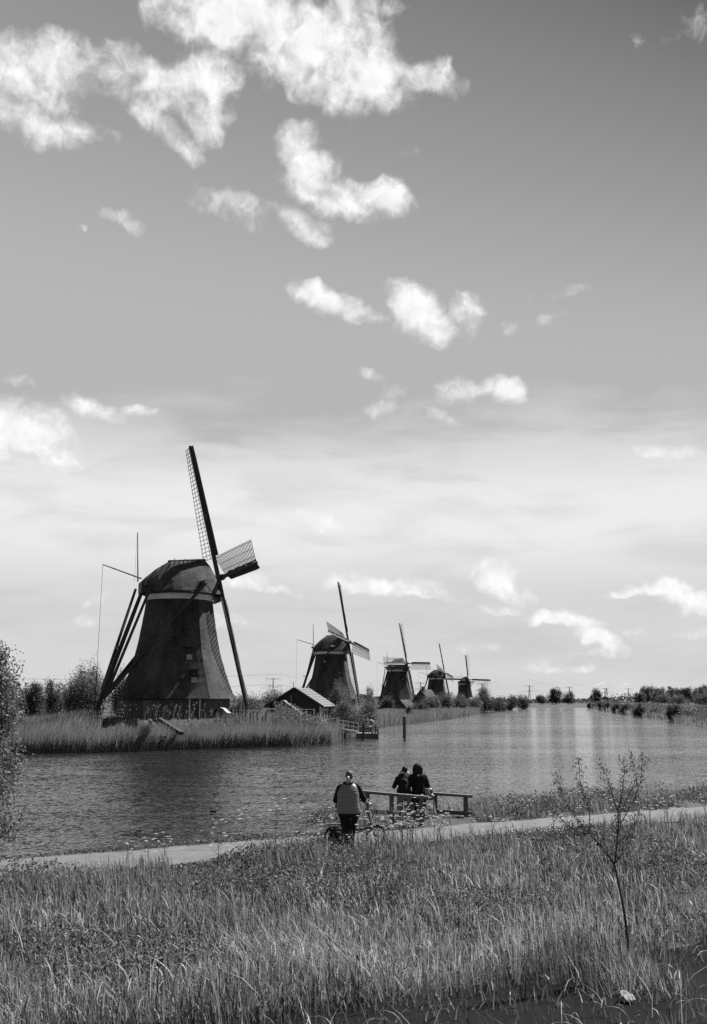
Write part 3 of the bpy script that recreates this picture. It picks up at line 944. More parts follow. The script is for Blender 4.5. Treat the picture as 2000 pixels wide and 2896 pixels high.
LAB = ['largest thatched windmill with pale band under its cap, standing behind the reed bank',
       'second windmill from the front, behind the dark gabled boat shed',
       'middle windmill of the five, its right sail level, small barn roof at its foot',
       'fourth windmill along the bank, half hidden behind round bushes',
       'smallest of the five windmills in the row, sails square on to the viewer']
m1, off1 = make_mill(0, LAB[0], 2)
mill_window(m1, .35, 6.35, -PI / 2, 4.42)
mill_window(m1, .75, 4.15, -PI / 2, 5.15)
ap = 5.34 * math.cos(PI / 8)
d_ = MB().box((.85, -ap, 1.0), (.86, .16, 2.2)).build('door', 'wood_dark', m1)
for xs in (.36, 1.34):
    MB().box((xs, -ap - .06, 1.05), (.11, .16, 2.3)).build('door_post', 'white', d_)
n_ = Vector((math.cos(-PI * .75), math.sin(-PI * .75), 0))
t_ = Vector((-n_.y, n_.x, 0))
d2 = MB().beam(n_ * ap + t_ * .2 + Vector((0, 0, 0)), n_ * ap + t_ * .2 + Vector((0, 0, 1.95)), 1.0, .16, up=n_).build('door', 'wood_mid', m1)
MB().beam(n_ * (ap + .09) + t_ * .55 + Vector((0, 0, .95)), n_ * (ap + .09) + t_ * .55 + Vector((0, 0, 1.07)), .05, .06, up=n_).build('handle', 'steel', d2)
m2, _o = make_mill(1, LAB[1], 1)
mill_window(m2, -.3, 10.3, -PI / 2 + 0, 3.66, .6, .9)
m3, _o = make_mill(2, LAB[2], 1, 40, roofmat='roof_sheet')
mill_window(m3, 0, 9.3, R(-45 + 17.5), 3.8, .6, .9)
m4, _o = make_mill(3, LAB[3], 0)
m5, _o = make_mill(4, LAB[4], 0, 40)
# small far mill on the right bank
def far_mill():
    p = at(1712, 1975, 1150.0)
    root = thing('windmill', 'tiny far windmill with white base and one raised sail, beside a bushy tree', 'windmill', (p.x, p.y, 0.8), R(-60))
    root.scale = (.55, .55, .55)
    MB().loft([oct_ring(5.2, 0, .4), oct_ring(4.2, 8.5, .4)]).build('tower', 'white', root)
    MB().loft([oct_ring(4.2, 8.5, .4), oct_ring(6.2, 9.6, .4), oct_ring(6.0, 11.5, .4), oct_ring(3.0, 14.2, .4)]).build('cap', 'thatch', root)
    hub = Vector((5.6, 0, 12.2)); a = Vector((.98, 0, .2)).normalized()
    v = Vector((-.2, .1, .98)).normalized(); h = v.cross(a)
    for e in (v, -v):
        MB().beam(hub, hub + e * 19, .7, .5, .5, .4).beam(hub + e * 4 + h * .8, hub + e * 19 + h * .8, 1.6, .1).build('sail', 'wood_dark', root)
far_mill()

# ------------------------------------------------------------------ shed, jetty, bench, fences, barns
def rot2(p, a):
    return (p[0] * math.cos(a) - p[1] * math.sin(a), p[0] * math.sin(a) + p[1] * math.cos(a))
def make_shed():
    # origin: middle of the front gable on the ground, +y along the ridge
    z0 = 1.25
    root = thing('boat_shed', 'dark gabled wooden shed with pale plank side wall, beside the jetty', 'shed', (-6.45, 114.5, z0), R(-8))
    W, L_, E_, A_ = 5.5, 8.6, 2.32, 4.05
    m = MB()
    h = W / 2
    vs = [(-h, 0, -.6), (h, 0, -.6), (h, 0, E_), (0, 0, A_ - .1), (-h, 0, E_), (-h, L_, -.6), (h, L_, -.6), (h, L_, E_), (0, L_, A_ - .1), (-h, L_, E_)]
    m.add(vs, [(0, 1, 2, 3, 4), (9, 8, 7, 6, 5), (0, 5, 6, 1), (0, 4, 9, 5), (1, 6, 7, 2), (2, 7, 8, 3), (4, 3, 8, 9)])
    wall = m.build('wall', 'wood_dark', root)
    # planks of the pale side wall
    pl = MB().box((0, 0, 0), (.05, L_ - .1, .185)).build('plank', 'wood_pale', wall)
    pl.location = (h + .03, L_ / 2, -.3)
    for k in range(1, 13):
        o = link(bpy.data.objects.new('plank', pl.data), wall)
        o.location = (h + .03 + (.008 if k % 2 else 0), L_ / 2, -.3 + k * .2)
    MB().box((h + .07, .08, 1.0), (.12, .16, 2.6)).build('corner_board', 'white', wall)
    MB().box((h + .07, L_ - .1, 1.0), (.14, .3, 2.6)).build('corner_board', 'wood_dark', wall)
    for y in (1.3, 3.1, 4.9):
        w = MB().box((h + .09, y, 1.15), (.10, 1.05, 1.15)).build('window', 'white', root)
        MB().box((h + .145, y - .24, 1.15), (.03, .36, .95)).build('pane', 'glass', w)
        MB().box((h + .145, y + .24, 1.15), (.03, .36, .95)).build('pane', 'glass', w)
    # roof: overlapping courses on both slopes
    sl_ = math.hypot(h + .45, A_ - E_ + .15)
    for sg, mat in ((1, 'roof_sheet'), (-1, 'roof_sheet')):
        rf = MB().beam((0, -.35, A_ + .03), (sg * (h + .5), -.35, E_ - .28), .1, .1).beam((0, L_ + .3, A_ + .03), (sg * (h + .5), L_ + .3, E_ - .28), .1, .1).build('roof', 'wood_dark', root)
        nn = 11
        for k in range(nn):
            f0, f1 = k / nn, (k + 1.12) / nn
            p0 = Vector((sg * (h + .5) * f0, 0, A_ + .06 - (A_ - E_ + .34) * f0 + .0)); p1 = Vector((sg * (h + .5) * f1, 0, A_ + .06 - (A_ - E_ + .34) * f1 + .05))
            b = MB()
            up = Vector((sg * .55, 0, .83)) * .05
            vs = [p0 + Vector((0, -.4, 0)), p1 + Vector((0, -.4, 0)), p1 + Vector((0, L_ + .35, 0)), p0 + Vector((0, L_ + .35, 0))]
            b.add([v + up for v in vs] + vs, [(0, 1, 2, 3), (7, 6, 5, 4), (0, 4, 5, 1), (1, 5, 6, 2), (2, 6, 7, 3), (3, 7, 4, 0)])
            b.build('roof_board', mat, rf)
        MB().beam((0, -.43, A_ + .05), (sg * (h + .52), -.43, E_ - .26), .06, .22).build('barge_board', 'wood_dark', rf)
    # small porch gable in front
    px, pw, pd, ze, za = -.75, 1.7, 2.6, 1.5, 2.75
    m = MB()
    vs = [(px - pw, -pd, -.6), (px + pw, -pd, -.6), (px + pw, -pd, ze), (px, -pd, za - .1), (px - pw, -pd, ze), (px - pw, 0, -.6), (px + pw, 0, -.6), (px + pw, 0, ze), (px, 0, za - .1), (px - pw, 0, ze)]
    m.add(vs, [(0, 1, 2, 3, 4), (0, 4, 9, 5), (1, 6, 7, 2), (2, 7, 8, 3), (4, 3, 8, 9)])
    pw_ = m.build('porch', 'wood_dark', root)
    for sg in (1, -1):
        MB().beam((px + sg * .0, -pd / 2 - .1, za), (px + sg * (pw + .3), -pd / 2 - .1, ze - .2), pd + .4, .08, up=(0, 0, 1)).build('porch_roof', 'roof_sheet', pw_)
    MB().tube([(-.3, .6, A_ - .3), (-.3, .6, A_ + .75)], .035, 6).build('vent_pipe', 'metal_dark', root)
    MB().tube([(px + .55, -1.2, za - .5), (px + .55, -1.2, za + .55)], .11, 8).build('stove_pipe', 'metal_dark', root)
make_shed()

def make_barn(name, label, u, Y, z0, w, l, e, a, rz, mat='wood_dark', rmat='thatch'):
    p = at(u, 1990, Y)
    root = thing(name, label, 'barn', (p.x, Y, z0), rz, 'small barns between the mills')
    h = w / 2
    vs = [(-h, 0, -.5), (h, 0, -.5), (h, 0, e), (0, 0, a - .1), (-h, 0, e), (-h, l, -.5), (h, l, -.5), (h, l, e), (0, l, a - .1), (-h, l, e)]
    wl_ = MB().add(vs, [(0, 1, 2, 3, 4), (9, 8, 7, 6, 5), (0, 4, 9, 5), (1, 6, 7, 2), (2, 7, 8, 3), (4, 3, 8, 9)]).build('wall', mat, root)
    for sg in (1, -1):
        MB().beam((0, l / 2, a), (sg * (h + .4), l / 2, e - .25), l + .5, .12).build('roof', rmat, root)
    MB().box((-h * .3, -.03, .9), (1.1, .08, 1.8)).build('door', 'wood_mid', wl_)
    return root
make_barn('barn', 'low dark barn with pale sloping roof at the foot of the third mill', 1132, 300, 1.0, 4.4, 5, 1.0, 3.2, R(-35), 'wood_dark', 'thatch')
b2 = make_barn('barn', 'steep thatched barn gable with chimney between the third and fourth mills', 1191, 318, 1.0, 8.0, 7, 1.3, 6.3, R(-30), 'brick', 'thatch')
MB().box((.3, 1.0, 6.4), (.7, .7, 1.6)).build('chimney', 'brick', b2)
make_barn('barn', 'small lean barn roof half hidden in bushes below the fifth mill', 1328, 430, .9, 6, 6, 1.6, 4.2, R(-40), 'wood_dark', 'roof_sheet')

def make_jetty():
    Y = 113.5
    o = at(1018, 2081, Y)
    # floating pontoon
    pt = thing('pontoon', 'low black floating pontoon with pale deck at the end of the gangway', 'pontoon', (at(1038, 2081, Y).x, Y, 0))
    MB().box((0, 0, .18), (2.35, 2.0, .62)).build('hull', 'metal_dark', pt)
    dk = MB().box((0, 0, .52), (2.45, .3, .06)).build('deck_plank', 'wood_pale', pt)
    dk.location.y = -.9
    for k in range(1, 6):
        c = link(bpy.data.objects.new('deck_plank', dk.data), pt); c.location.y = -.9 + k * .345
    for x in (.55, .85, 1.15):
        MB().box((x, -1.1, .3), (.16, .14, .85)).build('fender', 'wood_mid', pt)
    # mooring posts, each driven into the bed
    for (u, v0, v1, yy, lab) in ((950, 2050, 2085, 112.5, 'black mooring post at the reed end of the gangway'), (959.5, 2050, 2084, 113.2, 'black mooring post under the white gangway beam'),
                                 (1028, 2047, 2080, 112.0, 'dark mooring post in front of the pontoon'), (1063, 2054, 2078, 114.9, 'short bollard post at the outer corner of the pontoon'),
                                 (1069, 2062, 2078, 113.6, 'stubby outermost post beside the pontoon')):
        top = at(u, v0, yy).z
        x = at(u, 2070, yy).x
        mp_ = thing('mooring_post', lab, 'post', (x, yy, 0), 0, 'mooring posts round the jetty')
        MB().tube([(0, 0, -1), (0, 0, top)], .125 if u < 1040 else .09, 8).build('shaft', 'wood_dark', mp_)
        MB().tube([(0, 0, top + .001), (0, 0, top + .03)], .135 if u < 1040 else .1, 8).build('cap', 'metal_dark', mp_)
    # gangway with rails
    a = at(956, 2061, Y + .6); b = at(1014, 2067, Y + .2)
    gw = thing('gangway', 'narrow gangway with thin railings sloping down to the pontoon', 'gangway', (a.x, a.y, 0))
    A = Vector((0, 0, a.z)); B = Vector((b.x - a.x, b.y - a.y, .62))
    for sy in (-.5, .5):
        MB().beam(A + Vector((0, sy, 0)), B + Vector((0, sy, 0)), .10, .20).build('beam', 'white', gw)
        top = [A + Vector((0, sy, .95)), B + Vector((0, sy, .95))]
        MB().tube(top, .03, 5).build('handrail', 'steel', gw)
        MB().tube([A + Vector((0, sy, .5)), B + Vector((0, sy, .5))], .022, 5).build('handrail', 'steel', gw)
        for q in (0, .25, .5, .75, 1):
            p = A.lerp(B, q) + Vector((0, sy, 0))
            MB().tube([p, p + Vector((0, 0, .95))], .028, 5).build('rail_post', 'steel', gw)
    for k in range(9):
        p = A.lerp(B, (k + .5) / 9)
        MB().box((p.x, 0, p.z + .06), (.26, 1.1, .03)).build('tread', 'wood_mid', gw)
    # landing stage on the bank
    l0 = at(900, 2040, Y + .5)
    ls = thing('landing_stage', 'pale wooden landing stage with white rail by the reed end', 'landing stage', (a.x, Y + .8, 0))
    MB().box((-1.6, 0, a.z - .08), (3.2, 1.5, .1)).build('deck', 'wood_pale', ls)
    for x in (-2.9, -1.5, -.1):
        MB().beam((x, -.8, -.8), (x, -.8, a.z + 1.05), .12, .12).build('rail_post', 'white', ls)
    MB().beam((-3.1, -.82, a.z + 1.1), (.15, -.82, a.z + 1.1), .12, .10).build('rail', 'white', ls)
    MB().beam((-3.1, -.82, a.z + .5), (.1, -.82, a.z + .5), .05, .08).build('rail', 'wood_pale', ls)
    # life ring on its post
    p = at(1048, 2046, 114.2)
    lr = thing('life_ring', 'life ring hung on a post at the back of the pontoon', 'life ring', (p.x, 114.2, .55), R(12))
    MB().ring((0, -.1, p.z - .55), .34, .075, 24, 8, 'y').build('ring', 'steel', lr, True)
    MB().box((0, 0, .7), (.10, .08, 1.8)).build('post', 'wood_dark', lr)
    for q in range(4):
        an = q * PI / 2 + .4
        MB().ring((.34 * math.cos(an), -.1, p.z - .55 + .34 * math.sin(an)), .085, .012, 10, 4, 'x').build('strap', 'wood_dark', lr)
make_jetty()
# post standing in open water
yy = gnd(1144, 2085).y
wp = thing('water_post', 'thick round wooden post standing alone in open water', 'post', (at(1144.5, 2085, yy).x, yy, 0))
MB().tube([(0, 0, -1.2), (0, 0, at(1144, 2026, yy).z)], [.19, .175], 12).build('shaft', 'wood_mid', wp)
MB().tube([(0, 0, at(1144, 2026, yy).z + .001), (0, 0, at(1144, 2026, yy).z + .04)], [.185, .15], 12).build('cap', 'metal_dark', wp)

def at_ground(u, Y):
    x = at(u, 1990, Y).x
    return x, Y, float(zt(x, Y))
# curved slatted lounger by the mill wall
x, y, z = at_ground(618, 101.0)
bn = thing('lounger', 'pale wavy slatted wooden lounger on the grass beside the mill door', 'bench', (x, y, z), R(-8))
prof = [(0, .15), (.02, .5), (.14, .82), (.36, .96), (.62, .86), (.85, .62), (1.05, .46), (1.35, .42), (1.6, .42)]
slat = MB().box((0, 0, 0), (.17, 1.3, .05)).build('slat', 'wood_pale', bn)
first = True
for k in range(len(prof) - 1):
    (x0, z0), (x1, z1) = prof[k], prof[k + 1]
    for q in (.25, .75):
        o = slat if first else link(bpy.data.objects.new('slat', slat.data), bn)
        first = False
        o.location = (x0 + (x1 - x0) * q, 0, z0 + (z1 - z0) * q)
        o.rotation_euler = (0, -math.atan2(z1 - z0, x1 - x0), 0)
for sy in (-.6, .6):
    m = MB()
    for k in range(len(prof) - 1):
        m.beam((prof[k][0], sy, prof[k][1] - .06), (prof[k + 1][0], sy, prof[k + 1][1] - .06), .06, .09)
    m.build('side_frame', 'wood_mid', bn)
    for lx in (.25, 1.35):
        MB().box((lx, sy, .17), (.08, .08, .42)).build('leg', 'wood_mid', bn)
# post and wire fence right of the mill
x, y, z = at_ground(655, 100)
fe = thing('wire_fence', 'row of short dark fence posts between the mill and the shed', 'fence', (x, y, z))
for k, u in enumerate((657, 666, 677, 686, 695, 709, 718, 729, 742, 752)):
    px, py, pz = at_ground(u, 100 + .5 * math.sin(k * 2.3))
    hgt = 1.15 + .22 * math.sin(k * 3.7)
    MB().beam((px - x, py - y, pz - z - .3), (px - x + .05 * math.sin(k * 5), py - y, pz - z + hgt), .13, .13).build('fence_post', 'wood_dark', fe)
for hh in (.45, .85):
    MB().tube([(at_ground(657, 100)[0] - x, 0, hh), (at_ground(752, 100)[0] - x, 0, hh)], .012, 4).build('wire', 'steel', fe)
# white terrace railing in front of the shed
x, y, z = at_ground(741, 106)
wr = thing('terrace_railing', 'thin white railing with sloping end in front of the dark shed', 'railing', (x, y, 0))
zb, ztp = 2.05, at(800, 2005, 106).z
us = [741, 763, 785, 806, 827, 843, 866, 888]
for u in us:
    px = at(u, 2000, 106).x - x
    MB().tube([(px, 0, zb - 1.2), (px, 0, ztp)], .032, 5).build('rail_post', 'white', wr)
for zz in (ztp, (zb + ztp) / 2 + .1, zb + .08):
    MB().tube([(0, 0, zz), (at(843, 2000, 106).x - x, 0, zz)], .03, 5).build('rail', 'white', wr)
x1 = at(843, 2000, 106).x - x
MB().tube([(x1, 0, ztp), (x1 + .45, -.3, zb + .1)], .045, 5).build('stair_rail', 'white', wr)
MB().tube([(x1, 0.05, ztp - .05), (at(890, 2000, 106).x - x, .05, ztp - .05)], .025, 5).build('rail', 'steel', wr)
# picnic table by the tail of the mill
x, y, z = at_ground(308, 94)
pc = thing('picnic_table', 'weathered picnic table among weeds below the mill tail', 'table', (x, y, z + .3), R(6))
for k in range(4):
    MB().box((0, -.33 + k * .22, .75), (2.7, .2, .05)).build('top_plank', 'wood_mid', pc)
for sy in (-.85, .85):
    MB().box((0, sy, .44), (2.7, .26, .05)).build('seat_plank', 'wood_pale', pc)
for sx_ in (-1.0, 1.0):
    for sy in (-1, 1):
        MB().beam((sx_, sy * .25, .72), (sx_, sy * .8, -.3), .10, .08).build('leg', 'wood_dark', pc)
    MB().beam((sx_, -.9, .4), (sx_, .9, .4), .08, .08).build('crossbar', 'wood_dark', pc)
# old boat ramp rails in the reeds
x, y, z = at_ground(455, 88)
rp = thing('boat_ramp', 'dark timber slipway beams slanting down through the reeds', 'slipway', (x, y, z))
A = at(452, 2034, 91) - Vector((x, y, z)); B = at(514, 2074, 85.5) - Vector((x, y, z))
MB().beam(A, B, .32, .28).build('beam', 'wood_dark', rp)
MB().beam(A + Vector((-.9, .3, -.1)), B + Vector((-1.4, -.1, -.3)), .28, .24).build('beam', 'wood_dark', rp)
for k, (u, v0) in enumerate(((435, 2030), (440, 2036), (447, 2028), (458, 2034), (466, 2030))):
    p = at(u, v0, 90.5) - Vector((x, y, z))
    MB().beam((p.x, p.y, -1), p, .17, .17).build('post', 'wood_dark', rp)
# footbridge far on the right bank
def make_bridge():
    Y = 330
    a, b = at(1768, 1990, Y), at(1888, 1996, Y)
    br = thing('footbridge', 'low arched wooden footbridge with railings on the far right bank', 'bridge', (a.x, Y, .8))
    L_ = b.x - a.x
    def dz(q): return 1.35 * math.sin(PI * min(1, max(0, q * .92 + .04)))
    for k in range(28):
        q0, q1 = k / 28, (k + .92) / 28
        MB().beam((L_ * q0, 0, dz(q0)), (L_ * q1, 0, dz(q1)), 2.2, .22).build('plank', 'wood_mid', br)
    for sy in (-1.05, 1.05):
        pts = [(L_ * q, sy, dz(q) + 1.05) for q in np.linspace(0, 1, 12)]
        MB().tube(pts, .07, 5).build('rail', 'wood_mid', br)
        MB().tube([(p[0], p[1], p[2] - .5) for p in pts], .05, 5).build('rail', 'wood_mid', br)
        for p in pts:
            MB().beam((p[0], sy, p[2] - 1.1), (p[0], sy, p[2]), .12, .12).build('rail_post', 'wood_dark', br)
    for q in (.25, .5, .75):
        MB().box((L_ * q, 0, dz(q) / 2 - .9), (.35, 1.8, dz(q) + 1.3)).build('pier', 'wood_dark', br)
make_bridge()

# ------------------------------------------------------------------ pylons and lines
def make_pylon(label, u, Y, vtop, group='pylons on the horizon'):
    p = at(u, vtop, Y)
    hgt = p.z - 0.8
    root = thing('pylon', label, 'pylon', (p.x, Y, 0.8), R(8), group)
    k = hgt / 50.0
    t = .30 * k + .12
    m = MB()
    def hw(z): return (4.2 * (1 - z / 32.0) + 1.15 if z < 32 else 1.15 - .5 * (z - 32) / 18) * k
    zs = [0, 7, 13, 18.5, 23.5, 28, 32, 36, 40, 44, 50]
    for i in range(len(zs) - 1):
        a_, b_ = hw(zs[i]), hw(zs[i + 1])
        za, zb_ = zs[i] * k, zs[i + 1] * k
        cs = [(-1, -1), (1, -1), (1, 1), (-1, 1)]
        for j in range(4):
            c0, c1 = cs[j], cs[(j + 1) % 4]
            m.beam((c0[0] * a_, c0[1] * a_, za), (c0[0] * b_, c0[1] * b_, zb_), t, t)
            m.beam((c0[0] * a_, c0[1] * a_, za), (c1[0] * b_, c1[1] * b_, zb_), t * .6, t * .6)
            m.beam((c1[0] * a_, c1[1] * a_, za), (c0[0] * b_, c0[1] * b_, zb_), t * .6, t * .6)
    m.build('lattice_tower', 'pylon', root)
    for zz, w in ((46, 15.0), (31, 16.0)):
        for sg in (-1, 1):
            m = MB()
            m.beam((0, 0, zz * k), (sg * w * k, 0, (zz + 2.4) * k), t, t, t * .5, t * .5)
            m.beam((0, 0, (zz + 3) * k), (sg * w * k, 0, (zz + 2.5) * k), t * .8, t * .8, t * .5, t * .5)
            for q in (.25, .5, .75):
                m.beam((sg * w * q * k, 0, (zz + 2.4 * q) * k), (sg * w * (q - .12) * k, 0, (zz + 3 - .5 * q) * k), t * .5, t * .5)
            m.build('arm', 'pylon', root)
            m = MB()
            for q in (.55, .98):
                m.tube([(sg * w * q * k, 0, (zz + 2.2 * q) * k), (sg * w * q * k, 0, (zz - 2.2) * k)], t * .55, 4)
            m.build('insulator', 'pylon', root)
    return root, k
PY = [('tall pylon standing beyond the shed roof, left of the second mill', 773, 1560, 1917), ('pylon just behind the fourth mill sail tip', 1190, 1750, 1929),
      ('pylon rising behind the dark bush beside the fifth mill', 1363, 1850, 1932), ('pylon in open sky between bushes and the round tree', 1497, 1900, 1938),
      ('pylon behind the round far tree', 1610, 2150, 1942), ('pylon partly behind the far tiny windmill', 1711, 2250, 1946), ('pylon left of the poplar wood', 1777, 2350, 1947)]
pys = [make_pylon(*q) for q in PY]
ln = thing('power_line', 'thin overhead wires sagging between the pylons', 'power line', (0, 0, 0))
ends = [(-700.0, 1450.0)] + [(p[0].location.x, p[0].location.y) for p in pys]
for i in range(len(ends) - 1):
    m = MB()
    (xa, ya), (xb, yb) = ends[i], ends[i + 1]
    for zz, off in ((43, 15), (43, -15), (28, 16), (28, -16), (43, 8), (28, 9)):
        pts = []
        for q in np.linspace(0, 1, 14):
            pts.append((xa + (xb - xa) * q, ya + (yb - ya) * q + off, zz * 1.0 - 9 * 4 * q * (1 - q)))
        m.tube(pts, .075, 3, False)
    m.build('wire', 'pylon', ln)

# ------------------------------------------------------------------ trees and bushes
def tree_px(name, label, cat, u, Y, vtop, wpx, **kw):
    x = at(u, 1985, Y).x
    z0 = float(zt(x, Y))
    h = at(u, vtop, Y).z - z0
    r = wpx / 2 * Y / FPX
    return tree(name, label, cat, x, Y, h, r, **kw)
BL = 'bushes along the left bank'
RB = 'bushes along the right bank'
sd = 0
VEG = [  # name, label, u, depth, top v, width px, n, leaf, material, shape, clumps, group
 ('bush', 'dark leafy bush left of the mill, just right of the frame-edge willow', 95, 112, 1922, 100, 4200, .12, 'leaf_dark', 'bush', 30, BL),
 ('bush', 'small dark pointed bush behind the left reeds', 140, 118, 1915, 74, 3600, .12, 'leaf_dark', 'upright', 24, BL),
 ('willow', 'broad pale wind-blown willow left of the mill tail pole', 232, 128, 1888, 170, 9000, .13, 'leaf_pale', 'upright', 46, BL),
 ('willow', 'pale willow seen through the mill tail braces', 350, 134, 1902, 130, 5200, .13, 'leaf_pale', 'upright', 34, BL),
 ('bush', 'low bush at the far left behind the reed bank', 30, 120, 1950, 120, 3000, .12, 'leaf', 'bush', 24, BL),
 ('bush', 'rounded bush right behind the lower tip of the big mill sail', 700, 150, 1972, 110, 3200, .13, 'leaf', 'bush', 24, BL),
 ('bush', 'rounded hedge bush under the tall pylon', 770, 170, 1958, 120, 3400, .14, 'leaf', 'bush', 26, BL),
 ('bush', 'low hedge bush just left of the shed eave', 830, 190, 1962, 110, 2600, .15, 'leaf', 'bush', 22, BL),
 ('bush', 'large pale bush in front of the second mill, right of the shed', 957, 126, 1942, 92, 6200, .11, 'leaf_pale', 'upright', 40, BL),
 ('bush', 'low pale bush hanging over the gangway', 975, 121, 1990, 130, 6500, .10, 'leaf_pale', 'bush', 36, BL),
 ('young_tree', 'slim feathery young tree right of the second mill sail', 1040, 150, 1926, 58, 2400, .10, 'leaf_pale', 'upright', 26, BL),
 ('bush', 'pale bush at the foot of the feathery young tree', 1035, 138, 1985, 90, 3600, .11, 'leaf', 'bush', 26, BL),
 ('bush', 'dark round bush at the left foot of the third mill', 1092, 290, 1972, 46, 1800, .2, 'leaf_dark', 'round', 18, BL),
 ('bush', 'small dark bush in the reeds below the barns', 1158, 200, 2000, 30, 1200, .12, 'leaf_dark', 'upright', 14, BL),
 ('bush', 'dark bush under the steep thatched barn', 1190, 245, 1985, 50, 2200, .15, 'leaf_dark', 'bush', 18, BL),
 ('bush', 'big round pale bush left of the fourth mill foot', 1222, 270, 1968, 62, 3600, .17, 'leaf_pale', 'round', 30, BL),
 ('bush', 'tall pale bush hiding the foot of the fourth mill', 1262, 285, 1966, 54, 3600, .17, 'leaf_pale', 'upright', 30, BL),
 ('bush', 'broad bush right of the fourth mill foot, by the water', 1298, 300, 1969, 62, 3600, .18, 'leaf', 'round', 30, BL),
 ('bush', 'bush below the fifth mill, beside the lean barn', 1340, 345, 1972, 50, 2400, .2, 'leaf', 'round', 22, BL),
 ('bush', 'dark tall ragged bush right of the fifth mill', 1370, 370, 1942, 62, 3800, .2, 'leaf_dark', 'upright', 30, BL),
 ('bush', 'dark round bush next along from the ragged one', 1412, 410, 1974, 50, 2000, .24, 'leaf_dark', 'round', 20, BL),
 ('bush', 'mid-grey bush under the open-sky pylon', 1448, 450, 1966, 46, 2000, .26, 'leaf_dark', 'round', 20, BL),
 ('bush', 'last bush of the left bank before the open water', 1480, 500, 1962, 42, 2000, .28, 'leaf_dark', 'round', 20, BL),
 ('tree', 'small round tree left of the big round far tree', 1530, 780, 1965, 32, 1400, .42, 'leaf_dark', 'round', 18, 'far trees at the canal end'),
 ('tree', 'big round far tree at the head of the canal', 1572, 760, 1947, 50, 3000, .42, 'leaf_dark', 'round', 26, 'far trees at the canal end'),
 ('tree', 'far round tree touching the big one on its right', 1607, 780, 1955, 36, 1800, .42, 'leaf_dark', 'round', 20, 'far trees at the canal end'),
 ('tree', 'bushy tree left of the tiny far windmill', 1686, 640, 1950, 36, 2000, .36, 'leaf_dark', 'round', 22, 'far trees at the canal end'),
 ('bush', 'first tiny bush at the far tip of the right bank', 1665, 560, 1988, 14, 500, .3, 'leaf_dark', 'round', 8, RB),
 ('bush', 'dark bush below the far tiny windmill', 1700, 440, 1984, 22, 900, .26, 'leaf_dark', 'round', 12, RB),
 ('bush', 'dark shoreline bush, third on the right bank', 1719, 400, 1988, 22, 900, .24, 'leaf_dark', 'round', 12, RB),
 ('bush', 'pair-sized dark bush under the bridge end', 1745, 345, 1991, 34, 1300, .22, 'leaf_dark', 'round', 14, RB),
 ('bush', 'dark bush just left of the footbridge', 1765, 310, 1993, 30, 1300, .2, 'leaf_dark', 'round', 14, RB),
 ('bush', 'pale topped bush in front of the footbridge', 1808, 262, 1991, 40, 1900, .17, 'leaf', 'round', 18, RB),
 ('bush', 'largest dark bush overhanging the water on the right bank', 1905, 206, 1990, 50, 4200, .13, 'leaf_dark', 'round', 30, RB),
]
for i, (nm, lab, u, Y, vt, wp_, n_, lf, mt_, shp, cl_, grp) in enumerate(VEG):
    tree_px(nm, lab, 'tree' if 'tree' in nm or nm == 'willow' else 'bush', u, Y, vt, wp_, n=int(n_ * 2.6), leaf=lf * .8, mat=mt_, seed=i * 7 + 3, shape=shp, bare=.04 if shp != 'upright' else .02, clumps=cl_, group=grp,
            wind=.5 if shp == 'upright' and Y < 200 else 0)
# poplar wood right
prn = random.Random(8)
for k, u in enumerate(range(1812, 2040, 17)):
    Y = 690 + prn.uniform(-30, 50)
    vt = 1938 + prn.uniform(-3, 6) + (12 if k == 0 else 0)
    tree_px('poplar', 'tall poplar in the dark wood right of the canal, tree %s from its left end' % ['first', 'second', 'third', 'fourth', 'fifth', 'sixth', 'seventh', 'eighth', 'ninth', 'tenth', 'eleventh', 'twelfth', 'thirteenth', 'fourteenth'][k],
            'tree', u + prn.uniform(-3, 3), Y, vt, 34, n=4600, leaf=.36, mat='leaf', seed=300 + k, shape='round', bare=.02, clumps=26, group='poplar wood on the right')  # lighter leaf material stands in for distance haze
for k, (u, lab) in enumerate(((1880, 'pale rounded bush in front of the poplar wood, left one'), (1925, 'broad rounded bush in front of the poplars, middle one'), (1985, 'pale rounded bush in front of the poplars, right one'))):
    tree_px('bush', lab, 'bush', u, 600 - 12 * k, 1962 + 2 * k, 52, n=4200, leaf=.30, mat='leaf', seed=400 + k, bare=.02, clumps=22, group='bushes before the poplar wood')
# the low shrubs that run together along the right shore
ys = [r_[1] for r_ in right_shore[::-1]]; xs_ = [r_[0] for r_ in right_shore[::-1]]
for k in range(22):
    Y = 165 * (560 / 165) ** (k / 21.0) + prn.uniform(-4, 4)
    X_ = float(np.interp(Y, ys, xs_)) + prn.uniform(1.5, 4.5)
    tree('shrub', 'low shrub in the unbroken strip along the right shore', 'bush', X_, Y, prn.uniform(1.5, 2.9), prn.uniform(2.0, 3.4), n=1300, leaf=.07 + Y * .0004, mat=('leaf', 'leaf_pale', 'leaf_dark')[k % 3],
         seed=700 + k, shape='bush', bare=.0, clumps=18, group='low shrubs along the right shore')
# far-off treeline that reads as one mass
rng = np.random.default_rng(5)
acc = Acc()
n = 26000
az0 = rng.uniform(-30, 30, n)
Yd = rng.uniform(1150, 1500, n)
X = np.tan(np.radians(az0)) * Yd
hh = 6.5 + 3.0 * np.sin(X * .021) + 2.2 * np.sin(X * .067 + 1) + 1.5 * np.sin(X * .19)
hh = np.where((X > 190) & (X < 330), hh * .55 + 1, hh)
Z = .8 + np.abs(hh) * rng.random(n) ** .6
V, T = leaf_cloud(rng, np.stack([X, Yd, Z], -1), 1.25, .6)
acc.put(V, T, np.repeat(rng.random(n) * .8, 4))
o = acc.obj('treeline', 'leaf_dark'); tag(o, 'far-off line of trees along the horizon', 'treeline', None, 'stuff')

